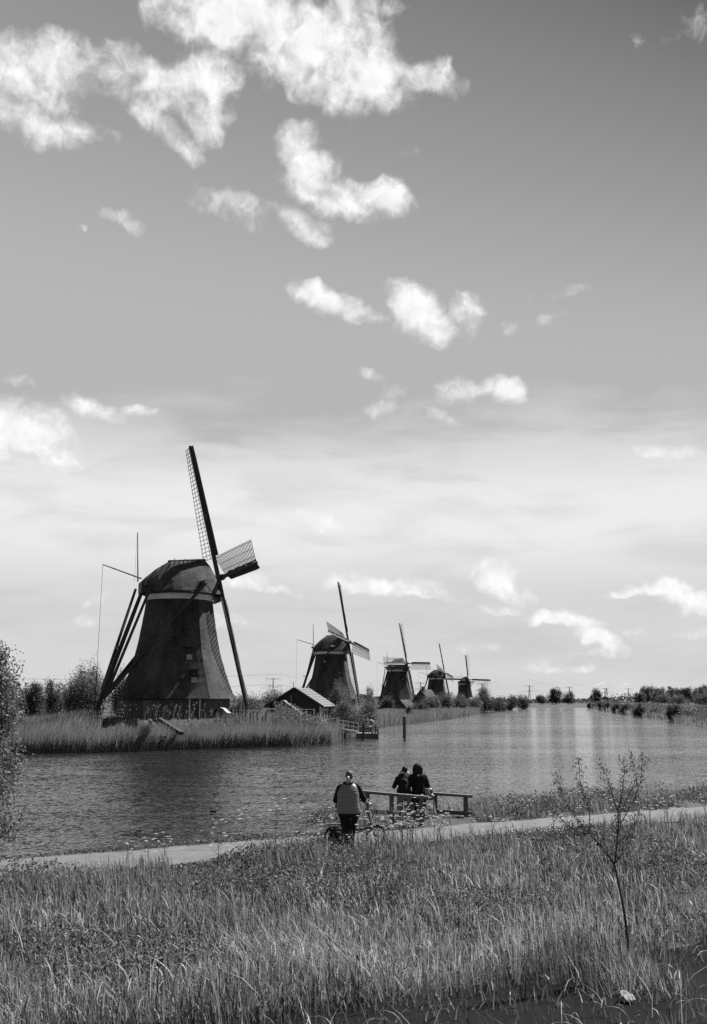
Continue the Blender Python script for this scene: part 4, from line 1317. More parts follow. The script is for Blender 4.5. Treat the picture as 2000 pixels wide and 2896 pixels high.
# willow at the left edge of the frame, near bank
wx, wy = -9.95, 26.0
tree('willow', 'big leafy willow cut by the left edge of the picture, near bank', 'tree', wx, wy, 6.7, 1.75, n=46000, leaf=.05, mat='leaf_pale', seed=77, shape='bush', bare=-.22, clumps=150, wind=1.15)

# ------------------------------------------------------------------ young sapling in the meadow
def make_sapling():
    x, y = 4.13, 16.2
    z0 = float(zt(x, y))
    root = thing('sapling', 'thin forked young sapling leaning in the tall grass by the path', 'sapling', (x, y, z0 - .05))
    rng = np.random.default_rng(21)
    def q(u, v, dy=0): return at(u, v, y + dy) - Vector((x, y, z0 - .05))
    limbs = []
    base = q(1790, 2700); fork = q(1738, 2445)
    base.z = 0
    trunk = [base, q(1766, 2580), q(1752, 2510), fork]
    limbs.append((trunk, [.024, .021, .019, .017]))
    def br(pts, r0):
        limbs.append(([q(*p) for p in pts], list(np.linspace(r0, .003, len(pts)))))
    br([(1738, 2445, 0), (1745, 2390, .1), (1750, 2330, .15), (1748, 2300, .2), (1760, 2240, .25), (1766, 2190, .3), (1762, 2140, .3)], .015)
    br([(1738, 2445, 0), (1715, 2410, -.1), (1690, 2380, -.2), (1668, 2360, -.25), (1640, 2325, -.3), (1600, 2270, -.3), (1575, 2190, -.4)], .014)
    br([(1668, 2360, -.25), (1668, 2300, -.2), (1655, 2260, -.2), (1641, 2215, -.2), (1637, 2145, -.2)], .008)
    br([(1668, 2360, -.25), (1630, 2350, -.3), (1590, 2320, -.4), (1530, 2250, -.5)], .008)
    br([(1748, 2300, .2), (1730, 2240, .1), (1715, 2190, .1), (1697, 2160, .05)], .008)
    br([(1748, 2310, .2), (1775, 2260, .3), (1800, 2200, .35), (1785, 2135, .3)], .008)
    br([(1755, 2330, .2), (1790, 2270, .4), (1812, 2210, .4), (1820, 2130, .4)], .008)
    br([(1745, 2390, .1), (1770, 2360, .3), (1800, 2320, .4), (1815, 2270, .4)], .007)
    br([(1738, 2445, 0), (1770, 2400, .2), (1780, 2350, .3)], .007)
    m = MB()
    Cn, S = [], []
    for k, (pts, rad) in enumerate(limbs):
        m.tube(pts, rad, 5)
        if k == 0:
            continue
        for i in range(len(pts) - 1):
            d = (pts[i + 1] - pts[i])
            nn = int(d.length * (300 if i > 0 else 70))
            for _ in range(nn):
                p = pts[i] + d * rng.random() + Vector(rng.normal(size=3) * .045)
                Cn.append(p)
    m.build('trunk', 'bark', root, True)
    Cn = np.array(Cn)
    V, T = leaf_cloud(rng, Cn, .027, .30, .8)
    fast_obj('crown', V, T, MAT['leaf_pale'], np.repeat(rng.random(len(Cn)), 4), root)
make_sapling()

# ------------------------------------------------------------------ grass, reeds and weeds
rng = np.random.default_rng(1)
def in_view(x, y, m=1.12):
    return (np.abs(x) < (1000 / FPX) * y * m + .6) & (y > 0)
def fnoise(x, y, s, seed=0):
    r = np.random.default_rng(seed)
    v = np.zeros_like(x)
    for k in range(7):
        a = r.uniform(0, 2 * PI); f = s * r.uniform(.5, 2.2)
        v += np.sin((x * np.cos(a) + y * np.sin(a)) * f + r.uniform(0, 6))
    return v / 7 * 1.6
# meadow between path and camera
def meadow():
    acc = Acc()
    n = 320000
    y = rng.uniform(9.5, 29.5, n) ; x = rng.uniform(-11.5, 11.5, n)
    t = path_t(x, y)
    dn = fnoise(x, y, 1.5, 3)                       # tussocks and gaps
    big = fnoise(x, y, .42, 71)                     # stands of different height, their paleness painted in as sunlit patches
    keep = in_view(x, y) & (t > 2.45) & (t < 14.4)
    dist = np.hypot(x, y)
    dens = np.clip(1.1 - (dist - 12) * .030, .5, 1)
    ditch_zone = sstep(10.2, 11.2, t + .35 * dn)
    keep &= rng.random(n) < dens * (1 - .76 * ditch_zone) * np.clip(.60 + dn * .6, .10, 1)
    x, y, t, dn, big, ditch_zone = x[keep], y[keep], t[keep], dn[keep], big[keep], ditch_zone[keep]
    n = len(x)
    z = zt(x, y)
    edge = np.clip((t - 2.3) / 3.6, .22, 1)
    H = (0.17 + .08 * big + .08 * dn + rng.gamma(1.5, .085, n)) * edge
    H = np.clip(H, .07, .85) + ditch_zone * .25
    W = rng.uniform(.007, .026, n) * np.where(rng.random(n) < .12, 1.5, 1)
    la = PI + rng.normal(size=n) * 1.9           # wind from the right
    flat = np.clip(fnoise(x, y, .7, 91) * 1.6 - .5, 0, 1)          # wind-flattened patches
    lean = np.clip(rng.gamma(1.6, .18, n) + flat * rng.uniform(.2, 1.0, n), 0, 1.6)
    H = H * (1 - .45 * flat)
    V, T, b = blades(np.stack([x, y, z - .03], -1), H, W, rng.uniform(0, PI, n), la, lean, 3, np.clip(lean * .30, 0, .5))
    sh = np.clip(.34 + .34 * rng.normal(size=n) + .30 * big + .14 * fnoise(x, y, 2.6, 77) + .15 * flat, 0.0, 1) * (1 - .7 * ditch_zone)  # sunlit patches and the shadow over the ditch are put into the blade tone
    sh = np.where(rng.random(n) < .04, rng.uniform(.8, 1, n), sh)      # dead straws
    acc.put(V, T, sh[b])
    # low matted undergrowth between the tussocks
    n = 110000
    y = rng.uniform(11, 29, n); x = rng.uniform(-11, 11, n); t = path_t(x, y)
    keep = in_view(x, y) & (t > 2.5) & (t < 11.6)
    x, y = x[keep], y[keep]; n = len(x)
    la = rng.uniform(0, 6.28, n); lean = rng.uniform(.2, 1.4, n)
    V, T, b = blades(np.stack([x, y, zt(x, y) - .01], -1), rng.uniform(.03, .13, n), rng.uniform(.008, .02, n), rng.uniform(0, PI, n), la, lean, 2)
    acc.put(V, T, np.clip(.22 + .2 * rng.normal(size=n), 0, 1)[b])
    # broad reed-grass leaves, folded over and catching the light
    n = 16000
    y = rng.uniform(9.5, 26, n); x = rng.uniform(-10.5, 10.5, n); t = path_t(x, y)
    keep = in_view(x, y) & (t > 5.0) & ((t < 10.3) | ((t < 13.6) & (rng.random(n) < .40))) & (rng.random(n) < np.clip(.4 + .6 * fnoise(x, y, .9, 15), .08, 1))
    x, y = x[keep], y[keep]; n = len(x); z = np.maximum(zt(x, y), -.05)
    H = rng.uniform(.18, .55, n); W = rng.uniform(.014, .036, n)
    la = PI + rng.normal(size=n) * 2.0
    lean = rng.uniform(.15, 1.1, n)
    V, T, b = blades(np.stack([x, y, z], -1), H, W, la + PI / 2 + rng.normal(size=n) * .6, la, lean, 5, rng.uniform(.05, .75, n), 2.0)
    acc.put(V, T, np.clip(.5 + .28 * rng.normal(size=n), .1, 1)[b])
    # a rank tuft round the foot of the sapling
    n = 900
    x = 4.0 + rng.normal(size=n) * .34; y = 15.5 + rng.normal(size=n) * .30; z = zt(x, y)
    la = PI + rng.normal(size=n) * 1.0; lean = rng.gamma(2, .13, n)
    V, T, b = blades(np.stack([x, y, z - .02], -1), rng.uniform(.35, .95, n), rng.uniform(.010, .024, n), rng.uniform(0, PI, n), la, lean, 4, lean * .3)
    acc.put(V, T, np.clip(.42 + .3 * rng.normal(size=n), 0, 1)[b])
    # flowering stems with loose seed heads
    n = 2600
    y = rng.uniform(12, 27, n); x = rng.uniform(-10, 10, n); t = path_t(x, y)
    keep = in_view(x, y) & (t > 4.2) & (t < 11)
    x, y = x[keep], y[keep]; n = len(x); z = zt(x, y)
    H = rng.uniform(.4, .8, n); la = PI + rng.normal(size=n) * .9; lean = rng.uniform(.05, .4, n)
    V, T, b = blades(np.stack([x, y, z], -1), H, np.full(n, .006), rng.uniform(0, PI, n), la, lean, 3)
    acc.put(V, T, np.full(len(V), .6))
    tip = np.stack([x + np.cos(la) * lean * H, y + np.sin(la) * lean * H, z + H], -1)
    C_ = np.repeat(tip, 7, 0) + rng.normal(size=(n * 7, 3)) * np.array([.018, .018, .045])
    V, T = leaf_cloud(rng, C_, .014, .35, 1.0)
    acc.put(V, T, np.repeat(rng.uniform(.4, .95, n * 7), 4))
    # short turf on the dike slope below the camera
    n = 16000
    y = rng.uniform(1, 13, n); x = rng.uniform(-9, 12, n); t = path_t(x, y)
    keep = (t > 14.0) & (t < 26)
    x, y = x[keep], y[keep]; n = len(x); la = rng.uniform(0, 6.28, n); lean = rng.gamma(2, .2, n)
    V, T, b = blades(np.stack([x, y, zt(x, y) - .02], -1), rng.uniform(.05, .16, n), rng.uniform(.008, .016, n), rng.uniform(0, PI, n), la, lean, 2)
    acc.put(V, T, np.clip(.4 + .2 * rng.normal(size=n), 0, 1)[b])
    o = acc.obj('meadow_grass', 'grass')
    tag(o, 'tall wind-bent grass filling the foreground below the path', 'grass', None, 'stuff')
meadow()
# low leafy weeds: nettles and dock along the path edges, and a dark belt in the meadow
def weeds():
    acc = Acc()
    def belt(n, t0, t1, hmax, size, s0=-30, s1=45, thr=-.3, seed=0, vscale=.9, zb=None):
        s_ = rng.uniform(s0, s1, n); t = rng.uniform(t0, t1, n)
        x = PA[0] + PDIR[0] * s_ + PNOR[0] * t; y = PA[1] + PDIR[1] * s_ + PNOR[1] * t
        nn_ = fnoise(x, y, vscale, seed)
        k = in_view(x, y) & (nn_ > thr)
        k &= ~((t < -.3) & (x > .0) & (x < 3.5) & (rng.random(len(x)) < .9))
        x, y, nn_, t = x[k], y[k], nn_[k], t[k]
        hm = hmax * np.clip((nn_ - thr) * 1.4, .15, 1) * np.where((t < 0) & (x > .0) & (x < 3.5), .35, 1)
        z = zt(x, y) + hm * rng.random(len(x)) ** .7
        V, T = leaf_cloud(rng, np.stack([x, y, z], -1), size, .5, .2)
        cl = fnoise(x, y, 3.0, seed + 5)
        acc.put(V, T, np.repeat(np.clip(.45 + .25 * cl + .2 * rng.normal(size=len(x)), 0, 1), 4))
    belt(38000, -4.0, -0.1, .55, .040, 8.6, 40, -.15, 2)
    belt(5000, -1.6, -0.1, .35, .036, -8, 9, .30, 2)
    belt(5000, -.45, .12, .14, .030, -8, 9, -.4, 52)
    belt(9000, 2.15, 2.8, .16, .030, -8, 34, -.1, 57)
    belt(46000, 2.6, 5.0, .20, .034, -8, 36, -.15, 12)
    belt(90000, 4.5, 8.5, .36, .034, -8, 34, -.10, 12)
    belt(80000, 6.5, 10.4, .28, .030, -8, 32, .0, 31)
    belt(30000, 2.1, 3.6, .48, .034, 10, 36, .22, 63)
    belt(22000, 2.15, 3.6, .34, .034, -8, 10, .08, 64)
    o = acc.obj('weeds', 'leaf')
    tag(o, 'low leafy weeds lining both edges of the path', 'weeds', None, 'stuff')
    # taller grass on the verges
    acc2 = Acc()
    for (n, t0, t1, hm, sgate) in ((36000, -4.9, -.15, .50, -.2), (22000, 2.3, 4.2, .27, -.15)):
        s_ = rng.uniform(-8, 42, n); t = t0 + (t1 - t0) * rng.random(n)
        x = PA[0] + PDIR[0] * s_ + PNOR[0] * t; y = PA[1] + PDIR[1] * s_ + PNOR[1] * t
        nn_ = fnoise(x, y, 1.1, 44)
        gap = np.where(x < -0.6, .62, np.where((x > .75) & (x < 3.5), .7, 0))           # the verge is thin at the left, where the water shows
        k = in_view(x, y) & (nn_ > sgate + (gap if t0 < 0 else 0)) 
        x, y, nn_ = x[k], y[k], nn_[k]; n = len(x)
        H = hm * rng.uniform(.4, 1.5, n) * np.where((t[k] > 0) & (x > -1.8) & (x < 1.2), 1.5, 1)
        la = PI + rng.normal(size=n) * .8
        lean = rng.gamma(2, .12, n)
        V, T, b = blades(np.stack([x, y, zt(x, y) - .02], -1), H, rng.uniform(.010, .022, n), rng.uniform(0, PI, n), la, lean, 3, lean * .2)
        acc2.put(V, T, np.clip(.4 + .2 * rng.normal(size=n), 0, 1)[b])
    o = acc2.obj('verge_grass', 'grass')
    tag(o, 'tufts of rough grass on the verges of the path', 'grass', None, 'stuff')
weeds()
# reed bank in front of the big mill and along the left shore
def shore_samples(n, x0, x1, y0, y1, d0, d1):
    x = rng.uniform(x0, x1, n); y = rng.uniform(y0, y1, n)
    s = shore_dist(x, y)
    k = (s > d0) & (s < d1)
    return x[k], y[k], s[k]
def reeds():
    acc = Acc()
    # near reed bank
    x, y, s = shore_samples(700000, -40, -1, 62, 108, -1.1, 5.2)
    k = in_view(x, y, 1.08) & (rng.random(len(x)) < np.where(s < 2.5, 1, .38)) & (y < 99.5)
    ap_ = np.array([MILL_BASE[0][0], MILL_BASE[0][1]])
    k &= np.hypot(x - ap_[0], y - ap_[1]) > 7.5
    x, y, s = x[k], y[k], s[k]
    m = min(len(x), 70000); x, y, s = x[:m], y[:m], s[:m]; n = len(x)
    hn = fnoise(x, y, .35, 6)
    H = (1.42 + .30 * hn + .22 * fnoise(x, y, 1.3, 61) + .28 * rng.normal(size=n)) * np.clip(1.05 - (s - 1.5) * .19, .30, 1.0)
    H = np.clip(H, .3, 2.4)
    la = rng.normal(size=n) * .7; lean = np.clip(rng.gamma(2, .09, n), 0, .7)
    V, T, b = blades(np.stack([x, y, zt(x, y) * (s > 0) - .05], -1), H, rng.uniform(.025, .05, n), rng.uniform(0, PI, n), la, lean, 2, lean * .15)
    acc.put(V, T, np.clip(.5 + .16 * rng.normal(size=n) + .12 * hn, 0, 1)[b])
    # rank grass and reeds on the flat left of the mill tail
    n = 26000
    y = rng.uniform(80, 112, n); x = rng.uniform(-42, -20, n); s = shore_dist(x, y)
    k = in_view(x, y, 1.05) & (s > 4.5) & (x < -23.0 - (y - 95) * .25)
    x, y = x[k], y[k]; n = len(x)
    hn = fnoise(x, y, .4, 8)
    H = np.clip(1.05 + .3 * hn + .25 * rng.normal(size=n), .3, 2)
    la = rng.normal(size=n) * .8; lean = rng.gamma(2, .11, n)
    V, T, b = blades(np.stack([x, y, zt(x, y) - .03], -1), H, rng.uniform(.03, .06, n), rng.uniform(0, PI, n), la, lean, 2, lean * .2)
    acc.put(V, T, np.clip(.5 + .18 * rng.normal(size=n) + .14 * hn, 0, 1)[b])
    # further reeds along the shore as it recedes
    for (yl, yh, n, hh, wd, dm) in ((97, 150, 60000, 1.5, .05, 9), (150, 260, 90000, 1.7, .08, 12), (260, 620, 120000, 1.8, .16, 14)):
        x, y, s = shore_samples(n * 3, -30, 75, yl, yh, -.8, dm)
        k = in_view(x, y, 1.05) & (x < 20 + (y - 100) * .22)
        for (bx, by, bz) in MILL_BASE:
            k &= np.hypot(x - bx, y - by) > 7
        x, y, s = x[k], y[k], s[k]
        m = min(len(x), 24000); x, y, s = x[:m], y[:m], s[:m]; n = len(x)
        hn = fnoise(x, y, .25, 16)
        H = np.clip((hh + .35 * hn + .3 * rng.normal(size=n)) * np.clip(1.0 - s * .05, .4, 1), .3, 3)
        la = rng.normal(size=n) * .8; lean = rng.gamma(2, .10, n)
        V, T, b = blades(np.stack([x, y, zt(x, y) * (s > 0)], -1), H, rng.uniform(.6, 1.2, n) * wd, rng.uniform(0, PI, n), la, lean, 2, lean * .2)
        acc.put(V, T, np.clip(.5 + .16 * rng.normal(size=n) + .15 * hn, 0, 1)[b])
    # right bank
    x, y, s = shore_samples(260000, 30, 190, 90, 600, -.5, 30)
    k = (x > 20 + y * .19) & in_view(x, y, 1.1) & ((s < 13) | (s > 20))
    x, y, s = x[k], y[k], s[k]
    m = min(len(x), 42000); x, y, s = x[:m], y[:m], s[:m]; n = len(x)
    H = np.clip((1.2 + .3 * rng.normal(size=n)), .3, 2.2) * np.where(s > 20, 1.25, 1)
    la = rng.normal(size=n) * .8 + PI; lean = rng.gamma(2, .12, n)
    V, T, b = blades(np.stack([x, y, zt(x, y) * (s > 0)], -1), H, rng.uniform(.06, .16, n) * (y / 220), rng.uniform(0, PI, n), la, lean, 2, lean * .2)
    acc.put(V, T, np.clip(.5 + .2 * rng.normal(size=n), 0, 1)[b])
    o = acc.obj('reeds', 'reed')
    tag(o, 'dense pale reeds lining both shores of the canal', 'reeds', None, 'stuff')
reeds()
# taller nodding reed plumes in front of the mill and shed
def plumes():
    acc = Acc()
    n = 520
    u = np.concatenate([rng.uniform(330, 620, n // 5), rng.uniform(770, 905, n - n // 5)])
    P, H = [], []
    for k in range(n):
        Y = rng.uniform(93, 97) if u[k] < 700 else rng.uniform(97, 104)
        p = at(float(u[k]), 2000, Y)
        P.append((p.x, Y, max(float(zt(p.x, Y)), 0)))
        H.append(rng.uniform(.8, 1.6) if u[k] < 700 else rng.uniform(1.6, 2.5))
    P = np.array(P); H = np.array(H)
    la = rng.normal(size=n) * .5; lean = rng.uniform(.05, .25, n)
    V, T, b = blades(P, H, np.full(n, .03), rng.uniform(0, PI, n), la, lean, 3)
    acc.put(V, T, np.full(len(V), .25))
    tip = P + np.stack([np.cos(la) * lean * H, np.sin(la) * lean * H, H], -1)
    C_ = np.repeat(tip, 5, 0) + rng.normal(size=(n * 5, 3)) * np.array([.05, .05, .12])
    V, T = leaf_cloud(rng, C_, .10, .35, 1.0)
    acc.put(V, T, np.repeat(rng.random(n * 5) * .5, 4))
    o = acc.obj('reed_plumes', 'reed')
    tag(o, 'dark nodding reed plumes standing above the reed bank', 'reeds', None, 'stuff')
plumes()
# short turf round the mills
def turf():
    acc = Acc()
    n = 60000
    x = rng.uniform(-45, 10, n); y = rng.uniform(86, 135, n); s = shore_dist(x, y)
    k = in_view(x, y, 1.05) & (s > 4)
    for (bx, by, bz) in MILL_BASE:
        k &= np.hypot(x - bx, y - by) > 5.4
    x, y = x[k], y[k]; n = len(x)
    H = rng.uniform(.06, .26, n) + np.where(y > 112, .6, 0) * rng.random(n)
    la = rng.uniform(0, 6.28, n); lean = rng.gamma(2, .2, n)
    V, T, b = blades(np.stack([x, y, zt(x, y) - .03], -1), H, rng.uniform(.05, .11, n), rng.uniform(0, PI, n), la, lean, 2)
    acc.put(V, T, np.clip(.6 + .2 * rng.normal(size=n), 0, 1)[b])
    o = acc.obj('turf', 'reed')
    tag(o, 'short grass on the mound around the big mill', 'grass', None, 'stuff')
turf()

# ------------------------------------------------------------------ cow parsley: single flowering plants
def umbel_plant(seed):
    r = np.random.default_rng(seed)
    root = bpy.data.objects.new('cow_parsley', None)
    root.empty_display_size = .1
    C.objects.link(root)
    h = r.uniform(.55, .85)
    st = MB(); heads = []
    st.tube([(0, 0, 0), (.02, .01, h * .5), (.0, .03, h * .75)], [.008, .006, .004], 4)
    for k in range(r.integers(5, 9)):
        a = r.uniform(0, 6.28); q = r.uniform(.35, .8)
        s_ = Vector((.015, .01, h * q))
        e = Vector((math.cos(a) * r.uniform(.06, .22), math.sin(a) * r.uniform(.06, .22), h * min(1, q + r.uniform(.18, .42))))
        st.tube([s_, s_.lerp(e, .5) + Vector((0, 0, -.02)), e], [.004, .003, .002], 3, False)
        heads.append(e)
    st.build('stem', 'leaf_stem', root)
    for e in heads:
        n = 34
        a = r.uniform(0, 6.28, n); q = np.sqrt(r.random(n)) * r.uniform(.026, .048)
        Cn = np.stack([e.x + np.cos(a) * q, e.y + np.sin(a) * q, e.z + .02 - q * q * 4 + r.normal(size=n) * .004], -1)
        A = np.stack([np.cos(a), np.sin(a), r.normal(size=n) * .3], -1) * .011
        B = np.stack([-np.sin(a), np.cos(a), r.normal(size=n) * .3], -1) * .010
        V, T = leaves(Cn, A, B)
        fast_obj('flower_head', V, T, MAT['petal'], np.repeat(r.random(n), 4), root)
    return root
MAT['leaf_stem'] = mat_noise('green_stem', .06, .10, .6, 20)
protos = [umbel_plant(k) for k in range(5)]
pr = random.Random(17)
spots = []
def strip_spots(n, s0, s1, t0, t1):
    for _ in range(n):
        s_ = pr.uniform(s0, s1); t_ = pr.uniform(t0, t1)
        p = PA + PDIR * s_ + PNOR * t_
        spots.append((p[0], p[1]))
strip_spots(8, 9.2, 11.5, -.6, -.1)      # water-side verge near the people
strip_spots(16, 10, 16, 2.6, 3.8)       # right of the woman
strip_spots(30, 6.8, 9.8, 2.55, 3.1)      # round her bicycle
strip_spots(40, 16, 30, 2.6, 4.2)
strip_spots(34, 14.5, 34, -2.6, -.2)
strip_spots(9, 1, 7, 2.6, 3.6)
strip_spots(6, 5, 8.5, -.6, -.1)
used = set()
for i, (x, y) in enumerate(spots):
    k = i % 5
    o = protos[k] if k not in used else clone(protos[k])
    used.add(k)
    o.location = (x, y, float(zt(x, y)) - .02)
    o.rotation_euler = (0, 0, pr.uniform(0, 6.28))
    s_ = pr.uniform(.75, 1.15)
    o.scale = (s_, s_, s_)
    tag(o, 'cow parsley plant with small white flower heads beside the path', 'wildflower', 'cow parsley along the path')

# ------------------------------------------------------------------ railings of the viewpoint
def make_railing(label, tops, posts, low, z0f, D, group='wooden railings by the water'):
    """tops: (u0,v0,u1,v1) of the hand rail; posts: list of u; D0, D1 depth at the ends"""
    D0, D1 = D
    a = at(tops[0], tops[1], D0); b = at(tops[2], tops[3], D1)
    root = thing('railing', label, 'railing', (a.x, a.y, 0), 0, group)
    o = Vector((a.x, a.y, 0))
    A, B = a - o, b - o
    MB().beam(A, B, .16, .075).build('handrail', 'wood_mid', root)
    for u in posts:
        q = (u - tops[0]) / (tops[2] - tops[0])
        p = A.lerp(B, q)
        zb = float(zt(a.x + p.x, a.y + p.y)) - .3
        MB().box((p.x, p.y + .09, (p.z - .04 + zb) / 2), (.125, .10, p.z - .04 - zb)).build('post', 'wood_mid', root)
    la, lb = low
    la_q = (la - tops[0]) / (tops[2] - tops[0]); lb_q = (lb - tops[0]) / (tops[2] - tops[0])
    pa, pb = A.lerp(B, la_q), A.lerp(B, lb_q)
    MB().beam(pa + Vector((0, .02, -.50)), pb + Vector((0, .02, -.50)), .05, .12).build('low_rail', 'wood_mid', root)
    return root
make_railing('nearer weathered wooden railing running from the woman in the vest past the couple', (1000, 2237, 1213, 2256), (1040, 1109, 1193), (1040, 1213), None, (29.4, 28.9))
make_railing('further dark wooden railing right of the couple, facing the water', (1130, 2238, 1338, 2252), (1150, 1232, 1318), (1130, 1334), None, (31.5, 31.0))

# ------------------------------------------------------------------ people
def remesh(o, vox, smooth=3):
    r = o.modifiers.new('remesh', 'REMESH'); r.mode = 'VOXEL'; r.voxel_size = vox; r.use_smooth_shade = True
    s = o.modifiers.new('smooth', 'SMOOTH'); s.factor = .5; s.iterations = smooth
    return o
def hand(m, wrist, d, side, r=.0095, curl=.5, palm_n=Vector((0, 0, -1))):
    """palm, four unequal bent fingers and a thumb from its side"""
    d = Vector(d).normalized(); wrist = Vector(wrist)
    n = Vector(palm_n); n = (n - d * n.dot(d)).normalized()
    sd = d.cross(n).normalized() * side
    pc = wrist + d * .055
    m.capsule(wrist, wrist + d * .03, .026, .028, 8)
    for k, off in enumerate((-.03, -.01, .01, .03)):
        b = wrist + d * .085 + sd * off
        m.capsule(wrist + d * .02 + sd * off * .5, b, .017, .013, 8)
        L_ = (.062, .075, .07, .055)[k]
        p1 = b + d * L_ * .5 + n * L_ * curl * .3
        p2 = p1 + d * L_ * .35 + n * L_ * curl * .6
        m.capsule(b, p1, r, r * .92, 8); m.capsule(p1, p2, r * .92, r * .8, 8)
    t0 = wrist + d * .025 - sd * .03; t1 = t0 + d * .03 - sd * .025 + n * .01; t2 = t1 + d * .03 + n * .012
    m.capsule(t0, t1, .013, .011, 8); m.capsule(t1, t2, .011, .009, 8)
def head(m, c, s=1.0, face=Vector((0, 1, 0))):
    c = Vector(c); f = face.normalized(); sd = f.cross(Vector((0, 0, 1))).normalized()
    m.ball(c + Vector((0, 0, .02 * s)), (.074 * s, .088 * s, .10 * s), 16, 12)
    m.ball(c + f * .03 * s + Vector((0, 0, -.05 * s)), (.055 * s, .06 * s, .07 * s), 14, 10)
    m.capsule(c + f * .085 * s + Vector((0, 0, .01 * s)), c + f * .108 * s + Vector((0, 0, -.025 * s)), .010 * s, .014 * s, 8)
    m.capsule(c + f * .082 * s + sd * .018 * s + Vector((0, 0, -.068 * s)), c + f * .082 * s - sd * .018 * s + Vector((0, 0, -.068 * s)), .009 * s, .009 * s, 8)
    for q in (-1, 1):
        m.ball(c + sd * q * .076 * s + Vector((0, 0, -.005)), (.014 * s, .022 * s, .032 * s), 8, 6)
def eyes(parent, c, s, f):
    c = Vector(c); f = f.normalized(); sd = f.cross(Vector((0, 0, 1))).normalized()
    for q in (-1, 1):
        MB().ball(c + f * .079 * s + sd * q * .03 * s + Vector((0, 0, .012 * s)), .011 * s, 8, 6).build('eye', 'glass', parent, True)
def ell(cx, cy, z, rx, ry, n=28, pw=2.0):
    out = []
    for k in range(n):
        a = 2 * PI * k / n
        ca, sa = math.cos(a), math.sin(a)
        out.append((cx + rx * math.copysign(abs(ca) ** (2 / pw), ca), cy + ry * math.copysign(abs(sa) ** (2 / pw), sa), z))
    return out

